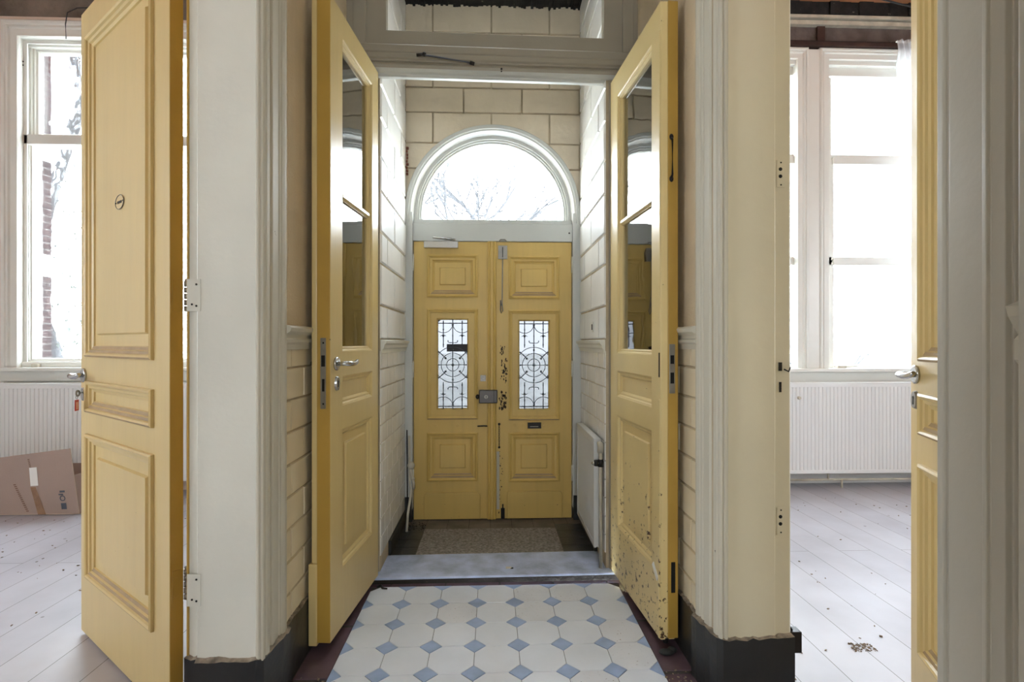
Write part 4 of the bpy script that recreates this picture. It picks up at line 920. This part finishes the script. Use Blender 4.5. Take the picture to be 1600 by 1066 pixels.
# wear: bare patches of wood and filler beside the lock
random.seed(11)
BW = paint('bare_wood_patch', (84, 64, 44), 0.8, 0.5, 30, 0.5, 60)
def patch(x0, x1, z0, z1, n, leaf, m=BW, sz=0.012, nm='worn_patch'):
    mb = MB(m)
    for _ in range(n):
        cx, cz = random.uniform(x0, x1), random.uniform(z0, z1); k = random.randint(5, 8); rr = random.uniform(0.35, 1.0)*sz
        pts = [(cx+rr*random.uniform(0.5, 1)*math.cos(2*PI*i/k)*0.7, -0.0006-random.uniform(0, 0.0004), cz+rr*random.uniform(0.6, 1.3)*math.sin(2*PI*i/k)) for i in range(k)]
        pts = [(a, -0.0008, c_) for a, b_, c_ in pts]
        mb.face(pts)
    P(mb, nm, 0, leaf)
patch(0.058, 0.090, 1.17, 1.23, 14, RFd); patch(0.060, 0.105, 0.97, 1.14, 34, RFd); patch(0.050, 0.098, 0.79, 0.91, 34, RFd, sz=0.014); patch(0.030, 0.075, 0.06, 0.50, 30, RFd, BW, 0.008)
# door chain (hangs flat on the door)
mb = MB(DKM)
for k in range(9):
    z = 0.672-k*0.013; pts = [(0.050+0.0045*math.cos(2*PI*i/10)*(1 if k % 2 else 0.4), -0.008+(0.004*math.cos(2*PI*i/10) if k % 2 == 0 else 0), z+0.008*math.sin(2*PI*i/10)) for i in range(11)]
    mb.tube(pts, 0.0016, seg=6, caps=False)
mb.ball((0.050, -0.01, 0.69), 0.009); mb.tube([(0.050, -0.008, 0.56), (0.050, -0.008, 0.535)], 0.003); mb.ball((0.050, -0.010, 0.530), 0.008)
P(mb, 'door_chain', 0, RFd)
mb = MB(CASING); mb.box(0.032, 0.052, -0.006, 0.0, 0.10, 0.50); P(mb, 'filler_strip', 0.002, RFd)
mb = MB(DKM); mb.box(0.062, 0.088, -0.014, 0.0, 0.04, 0.11); mb.tube([(0.075, -0.014, 0.04), (0.075, -0.014, 0.14)], 0.005); P(mb, 'bottom_bolt', 0.002, RFd)
# frame, transom bar, fanlight
mb = MB(FRM)
for xa, xb in ((-0.60, -0.541), (0.557, 0.617)): mb.box(xa, xb, YB-0.03, YB+0.09, 0.113, AZ)
for xa, xb in ((-0.60, -0.52), (0.54, 0.617)): mb.box(xa, xb, YB+0.052, YB+0.09, Z0, AZ)
mb.box(-0.60, 0.615, YB-0.012, YB+0.09, ZT+0.002, 2.072); mb.box(-0.60, 0.615, YB+0.052, YB+0.09, ZT-0.03, ZT+0.01)
df = struct(mb.build('trim_16', bevel=0.004), 'white wooden frame and transom bar of the front door', 'door frame')
mb = MB(DKM, BLACK); mb.box(-0.60, 0.615, YB+0.01, YB+0.09, 0.0, Z0, DKM); mb.box(-0.597, -0.545, YB-0.04, YB+0.09, 0.0, 0.20, BLACK); mb.box(0.561, 0.612, YB-0.04, YB+0.09, 0.0, 0.20, BLACK); P(mb, 'sill', 0.003, df); 
bpy.data.objects[-1] if False else None
mb = MB(DKM); mb.disc((0.535, YB-0.012, 2.01), (0, -1, 0), 0.006, 0.001, seg=8); mb.build('screw_hole', parent=df)
FAN = empty('window_3', (AX, YB, 2.072)); struct(FAN, 'semicircular fanlight with white moulded surround over the front door', 'window')
mb = MB(FRM); path = [(AX-AR, 2.074, 1, 0)]
for k in range(49):
    a = PI-PI*k/48; path.append((AX+AR*math.cos(a), AZ+AR*math.sin(a), -math.cos(a), -math.sin(a)))
path.append((AX+AR, 2.074, -1, 0))
mb.sweep(path, [(0.0, YB), (0.0, YB-0.030), (0.004, YB-0.036), (0.026, YB-0.036), (0.032, YB-0.028), (0.040, YB-0.026), (0.046, YB-0.012), (0.060, YB+0.018), (0.080, YB+0.020), (0.083, YB+0.030), (0.092, YB+0.030), (0.096, YB+0.038), (0.106, YB+0.040), (0.112, YB+0.056), (0.112, YB+0.075), (0.03, YB+0.09)], smooth=False)
wpart(mb, 'arched_frame', FAN, 0)
mb = MB(FRM); mb.box(AX-0.545, AX+0.545, YB-0.0, YB+0.08, 2.074, 2.100); mb.box(AX-0.50, AX+0.50, YB+0.035, YB+0.08, 2.10, 2.110); wpart(mb, 'bottom_rail', FAN, 0.003)
mb = MB(WGLASS); R_ = AR-0.105; mb.face([(AX-R_, YB+0.06, 2.10)]+[(AX+R_*math.cos(PI-PI*k/40), YB+0.06, AZ+R_*math.sin(PI-PI*k/40)) for k in range(41)]+[(AX+R_, YB+0.06, 2.10)]); wpart(mb, 'glass_pane', FAN, 0)

# ------------------------------------------------------------------ small things
# cardboard box
B = empty('cardboard_box', (-3.42, 4.0, 0)); tag(B, 'brown cardboard box lying tilted on the floorboards of the left room', 'box')
def bx(*p): return [(x+3.42, y-4.0, z) for x, y, z in p]
Yf = 3.962
mb = MB(CARD, CARDE)
def sheet(q, th=0.004, m=CARD, dirv=(0, 1, 0)):
    q = [Vector(p) for p in q]; d = Vector(dirv).normalized()*th; r = [p+d for p in q]
    A_ = [mb.bm.verts.new(p) for p in q]; B2 = [mb.bm.verts.new(p) for p in r]
    mb.bm.faces.new(A_).material_index = mb.mi(m); mb.bm.faces.new(B2[::-1]).material_index = mb.mi(m); k = len(q)
    for i in range(k): mb.bm.faces.new([A_[i], B2[i], B2[(i+1) % k], A_[(i+1) % k]]).material_index = mb.mi(CARDE)
sheet(bx((-3.004, Yf, 0.003), (-3.083, Yf+0.02, 0.478), (-3.95, Yf+0.02, 0.368), (-3.95, Yf, 0.003)))
sheet(bx((-3.95, Yf+0.34, 0.003), (-3.95, Yf+0.34, 0.30), (-2.96, Yf+0.34, 0.30), (-2.96, Yf+0.34, 0.003)))
sheet(bx((-3.95, Yf, 0.003), (-3.004, Yf, 0.003), (-2.96, Yf+0.34, 0.003), (-3.95, Yf+0.34, 0.003)), dirv=(0, 0, 1))
sheet(bx((-3.004, Yf+0.004, 0.006), (-3.06, Yf+0.016, 0.28), (-2.98, Yf+0.34, 0.30), (-2.96, Yf+0.34, 0.006)), dirv=(-1, 0, 0))
sheet(bx((-3.95, Yf+0.004, 0.006), (-3.95, Yf+0.016, 0.30), (-3.95, Yf+0.34, 0.30), (-3.95, Yf+0.34, 0.006)), dirv=(1, 0, 0))
mb.build('carton', parent=B)
def fp(px, pz): # point on the front sheet in the photo's proportions: px 0..1 from right, pz 0..1 up
    a = Vector((-3.004, Yf, 0.003)); b = Vector((-3.083, Yf+0.02, 0.478)); c = Vector((-3.95, Yf, 0.003)); d = Vector((-3.95, Yf+0.02, 0.368))
    lo = a.lerp(c, px); hi = b.lerp(d, px); v = lo.lerp(hi, pz); return Vector((v.x+3.42, v.y-4.0-0.0015, v.z))
def mark(name, m, quads, off=0.0):
    mb = MB(m)
    for q in quads: mb.face([fp(*p)+Vector((0, -off, 0)) for p in q])
    mb.build(name, parent=B)
def qr(a, b, c, d): return [(a, c), (b, c), (b, d), (a, d)]
mark('printed_symbols', INK, [qr(0.085, 0.125, 0.08, 0.175), qr(0.085, 0.125, 0.34, 0.37), qr(0.10, 0.135, 0.30, 0.32)]+[[(0.108+0.022*math.cos(a), 0.25+0.045*math.sin(a)), (0.108+0.022*math.cos(b), 0.25+0.045*math.sin(b)), (0.108+0.014*math.cos(b), 0.25+0.030*math.sin(b)), (0.108+0.014*math.cos(a), 0.25+0.030*math.sin(a))] for a, b in [(2*PI*k/12, 2*PI*(k+0.9)/12) for k in range(12)]])
mark('printed_line', INKB, [qr(0.335-0.002*k, 0.350-0.002*k, 0.90-0.027*k, 0.915-0.027*k) for k in range(14)])
mark('printed_line', INKB, [qr(0.455-0.006*k, 0.475-0.006*k, 0.50-0.032*k, 0.518-0.032*k) for k in range(15)])
mark('packing_tape', TAPE, [[(0.245, 0.0), (0.305, 0.0), (0.345, 0.45), (0.305, 0.45)]])
mark('paper_label', STICK, [qr(0.282, 0.342, 0.47, 0.77)], 0.001)

# old stay arm on the lintel
ST = empty('casement_stay', FM @ Vector((-0.236, -0.036, 2.70))); tag(ST, 'loose rusty iron stay arm lying along the lintel moulding over the inner door', 'stay arm')
def fl(x, y, z): return (FM @ Vector((x, y, z)))-Vector(ST.location)
mb = MB(IRON); mb.tube([fl(-0.375, -0.045, 2.735), fl(-0.34, -0.052, 2.732), fl(-0.14, -0.040, 2.712), fl(-0.10, -0.038, 2.705)], [0.005, 0.005, 0.004, 0.005], seg=8); mb.build('rod', parent=ST)
mb = MB(DKM); mb.ball(fl(-0.350, -0.05, 2.738), 0.011); mb.tube([fl(-0.39, -0.045, 2.735), fl(-0.35, -0.048, 2.738)], 0.008, seg=8); mb.build('pivot', parent=ST)
mb = MB(DKM); mb.tube([fl(-0.115, -0.037, 2.709), fl(-0.092, -0.037, 2.703)], 0.009, seg=6); mb.build('rod_end', parent=ST)
mb = MB(DKM); mb.disc(FM @ Vector((0.05, -0.014, 2.694)), (0, -1, 0), 0.006, 0.002, seg=8); mb.disc(FM @ Vector((0.05, -0.012, 2.682)), (0, -1, 0), 0.004, 0.002, seg=8)
mb.build('screw_hole', parent=fr)
# light switch and cable clip on the vestibule wall
mb = MB(WHT, HOLE); mb.box(0.600, 0.606, 3.12, 3.165, 1.315, 1.375, WHT); mb.box(0.597, 0.601, 3.133, 3.152, 1.328, 1.362, HOLE)
tag(mb.build('light_switch', bevel=0.0015), 'small white switch with a dark rocker above the dado on the right vestibule wall', 'switch')
# old pipes beside the front door, left
PP = empty('gas_pipe', (-0.55, 3.59, VZ)); tag(PP, 'bent dirty white pipe with a lumpy tap in the left corner beside the front door', 'pipe')
def pl(x, y, z): return (x+0.55, y-3.59, z-VZ)
mb = MB(CPIPE); mb.tube([pl(-0.560, 3.60, 0.62), pl(-0.558, 3.60, 0.40), pl(-0.556, 3.60, 0.30), pl(-0.545, 3.58, 0.26), pl(-0.540, 3.50, 0.21), pl(-0.545, 3.45, 0.14), pl(-0.548, 3.42, VZ)], 0.008, seg=10); mb.build('pipe', parent=PP)
mb = MB(CPIPE); mb.ball(pl(-0.548, 3.60, 0.42), 0.026, sc_=(1, 0.8, 1)); mb.tube([pl(-0.56, 3.605, 0.42), pl(-0.53, 3.60, 0.30), pl(-0.53, 3.60, 0.26)], 0.010, seg=8); mb.ball(pl(-0.535, 3.60, 0.33), 0.013); mb.build('tap', parent=PP)
mb = MB(DKM); mb.tube([pl(-0.575, 3.60, 0.66), pl(-0.572, 3.60, 0.15)], 0.004, seg=6); mb.build('dark_rod', parent=PP)
# doorstop on the right plinth
mb = MB(DKM); mb.box(1.056, 1.098, 1.83, 1.87, 0.15, 0.225); mb.tube([(1.050, 1.84, 0.25), (1.07, 1.845, 0.225)], 0.005, seg=6)
tag(mb.build('door_stop', bevel=0.003), 'small dark block fixed to the black skirting at the right doorway', 'door stop')
mb = MB(RUBR); mb.ball((0.700, 2.09, 0.012), 0.022, sc_=(1.5, 0.8, 0.5)); mb.ball((0.725, 2.10, 0.014), 0.016, sc_=(1.2, 1, 0.8))
tag(mb.build('rubber_wedge'), 'dark rubber lump on the tiles under the right glazed door', 'doorstop')
mb = MB(CPIPE, LEAFM); mb.box(0.075, 0.105, 2.84, 2.855, VZ, VZ+0.006); mb.box(0.10, 0.115, 2.838, 2.85, VZ, VZ+0.004, LEAFM)
tag(mb.build('paint_flake', bevel=0.001), 'pale flake lying on the stone threshold', 'flake')
mb = MB(DKM); mb.tube([(-0.585, 2.72, 0.004), (-0.565, 2.715, 0.012), (-0.555, 2.70, 0.006), (-0.53, 2.698, 0.004)], [0.005, 0.007, 0.005, 0.004], seg=8)
tag(mb.build('bent_nail'), 'dark bent nail on the floor at the foot of the left glazed door', 'nail')
mb = MB(CABLE); mb.tube([(2.95, 4.35, 4.28), (3.05, 4.35, 4.24), (3.3, 4.36, 4.17), (3.6, 4.38, 4.12), (3.8, 4.39, 4.105), (4.4, 4.40, 4.15)], 0.007, seg=8)
tag(mb.build('cable'), 'black cable hanging along the beam over the right room window', 'cable')
mb = MB(CABLE); mb.tube([(-3.35, 4.54, 4.05), (-3.45, 4.53, 4.04), (-3.53, 4.53, 4.00), (-3.545, 4.53, 3.90), (-3.54, 4.53, 3.78)], 0.004, seg=6)
tag(mb.build('cable'), 'thin dark wire dangling over the head of the left room window', 'cable')
# debris
random.seed(21)
def debris(name, label, boxes, n, m, smin, smax, z=0.0):
    mb = MB(m)
    for _ in range(n):
        a, b, c_, d = random.choice(boxes); x, y = random.uniform(a, b), random.uniform(c_, d); s = random.uniform(smin, smax)
        M_ = Matrix.Translation((x, y, z)) @ Matrix.Rotation(random.uniform(0, PI), 4, 'Z') @ Matrix.Rotation(random.uniform(-0.3, 0.3), 4, 'X')
        mb.box(-s, s, -s*random.uniform(0.3, 0.8), s*0.5, 0, s*random.uniform(0.3, 0.8), M=M_)
    tag(mb.build(name), label, 'debris', kind='stuff')
debris('floor_debris', 'crumbs of plaster along the hall floor edges', [(-0.735, -0.60, 1.85, 2.0), (-0.72, -0.55, 1.9, 1.97), (0.65, 0.76, 1.86, 1.99)], 60, MUD, 0.0012, 0.005)
debris('floor_debris', 'grit and crumbs on the boards of the right room', [(1.1, 3.2, 1.8, 4.2)], 110, MUD, 0.002, 0.006)
debris('floor_debris', 'little heap of sawdust on the boards beside the right doorway', [(1.47, 1.57, 2.08, 2.14)], 90, MUD, 0.001, 0.005)
debris('floor_debris', 'grit and crumbs on the boards of the left room', [(-3.6, -1.9, 2.3, 3.9)], 90, MUD, 0.002, 0.006)
debris('floor_debris', 'dirt lying in the left corner by the front door', [(-0.56, -0.44, 3.44, 3.6)], 90, DKM, 0.001, 0.005, VZ)
debris('floor_debris', 'grit behind the black plinth of the right doorway', [(1.07, 1.13, 1.84, 2.0)], 50, MUD, 0.001, 0.005)

# ------------------------------------------------------------------ outside
mb = MB(LAWN); mb.box(-60, 60, 3.8, 90, -0.7, -0.6); struct(mb.build('ground'), 'pale ground outside the windows', 'ground')
mb = MB(BLUES); mb.box(-0.72, 0.74, 3.74, 5.0, -0.6, 0.0); struct(mb.build('floor_porch'), 'stone step outside the front door', 'step')
def tree(name, label, base, h, r0, seed, levels=5, spread=0.6, lean=(0, 0), taper=0.52, mat=BARK, trunk=0.4, ivy=0):
    random.seed(seed); mb = MB(mat, LEAFM); tips = []
    def branch(p, d, L_, r, lv):
        q = [p]; n = 4
        for i in range(n):
            d = (d+Vector((random.uniform(-1, 1), random.uniform(-1, 1), random.uniform(-0.3, 0.6)))*0.14).normalized(); q.append(q[-1]+d*L_/n)
        mb.tube(q, [r*(1-0.45*i/n) for i in range(n+1)], seg=7 if lv > 2 else 4, caps=False)
        if lv <= 0: tips.append(q[-1]); return
        for k in range(random.choice((2, 3, 3))):
            nd = (d+Vector((random.uniform(-1, 1), random.uniform(-1, 1), random.uniform(-0.5, 0.6)))*spread*1.4).normalized()
            branch(q[random.choice((2, 3, 4, 4))], nd, L_*random.uniform(0.62, 0.85), r*taper, lv-1)
    branch(Vector(base), Vector((lean[0], lean[1], 1)).normalized(), h*trunk, r0, levels)
    root = empty(name, base); tag(root, label, 'shrub' if 'shrub' in name else 'tree', 'bare shrubs outside the right window' if 'shrub' in name else 'bare trees outside')
    o = mb.build('branches', fixn=False); o.parent = root; o.matrix_parent_inverse = Matrix.Translation(-Vector(base))
    if ivy:
        mb = MB(LEAFM)
        for _ in range(ivy):
            a = random.uniform(0, 2*PI); z = random.uniform(0, h*trunk*1.1)
            c_ = Vector(base)+Vector((math.cos(a)*r0*random.uniform(0.8, 2.2), math.sin(a)*r0*random.uniform(0.8, 1.6), z)); s = 0.06
            mb.face([c_+Vector((random.uniform(-s, s), random.uniform(-s, s), random.uniform(-s, s))) for _ in range(3)])
        o = mb.build('ivy', fixn=False); o['kind'] = 'stuff'; o.parent = root; o.matrix_parent_inverse = Matrix.Translation(-Vector(base))
    return root
tree('tree', 'ivy covered tree trunk outside the left room window', (-8.95, 11.5, -0.6), 8.5, 0.24, 4, 5, 0.5, (-0.01, 0), 0.6, trunk=0.6, ivy=900)
tree('tree', 'bare twiggy tree seen at the left of the arched fanlight', (-2.75, 20, -0.6), 10.5, 0.20, 9, 6, 0.55, (-0.02, 0), 0.66, trunk=0.42)
for i, (x, y, s_, lb) in enumerate(((5.9, 9.5, 31, 'bare shrub nearest the right room window'), (9.4, 13.5, 33, 'bare shrub farther right outside the right room window'), (8.6, 9.8, 35, 'bare shrub at the curtain side outside the right room window'))):
    tree('bare_shrub', lb, (x, y, -0.6), 3.6, 0.045, s_, 5, 0.55, (random.uniform(-0.1, 0.1), 0), trunk=0.30)
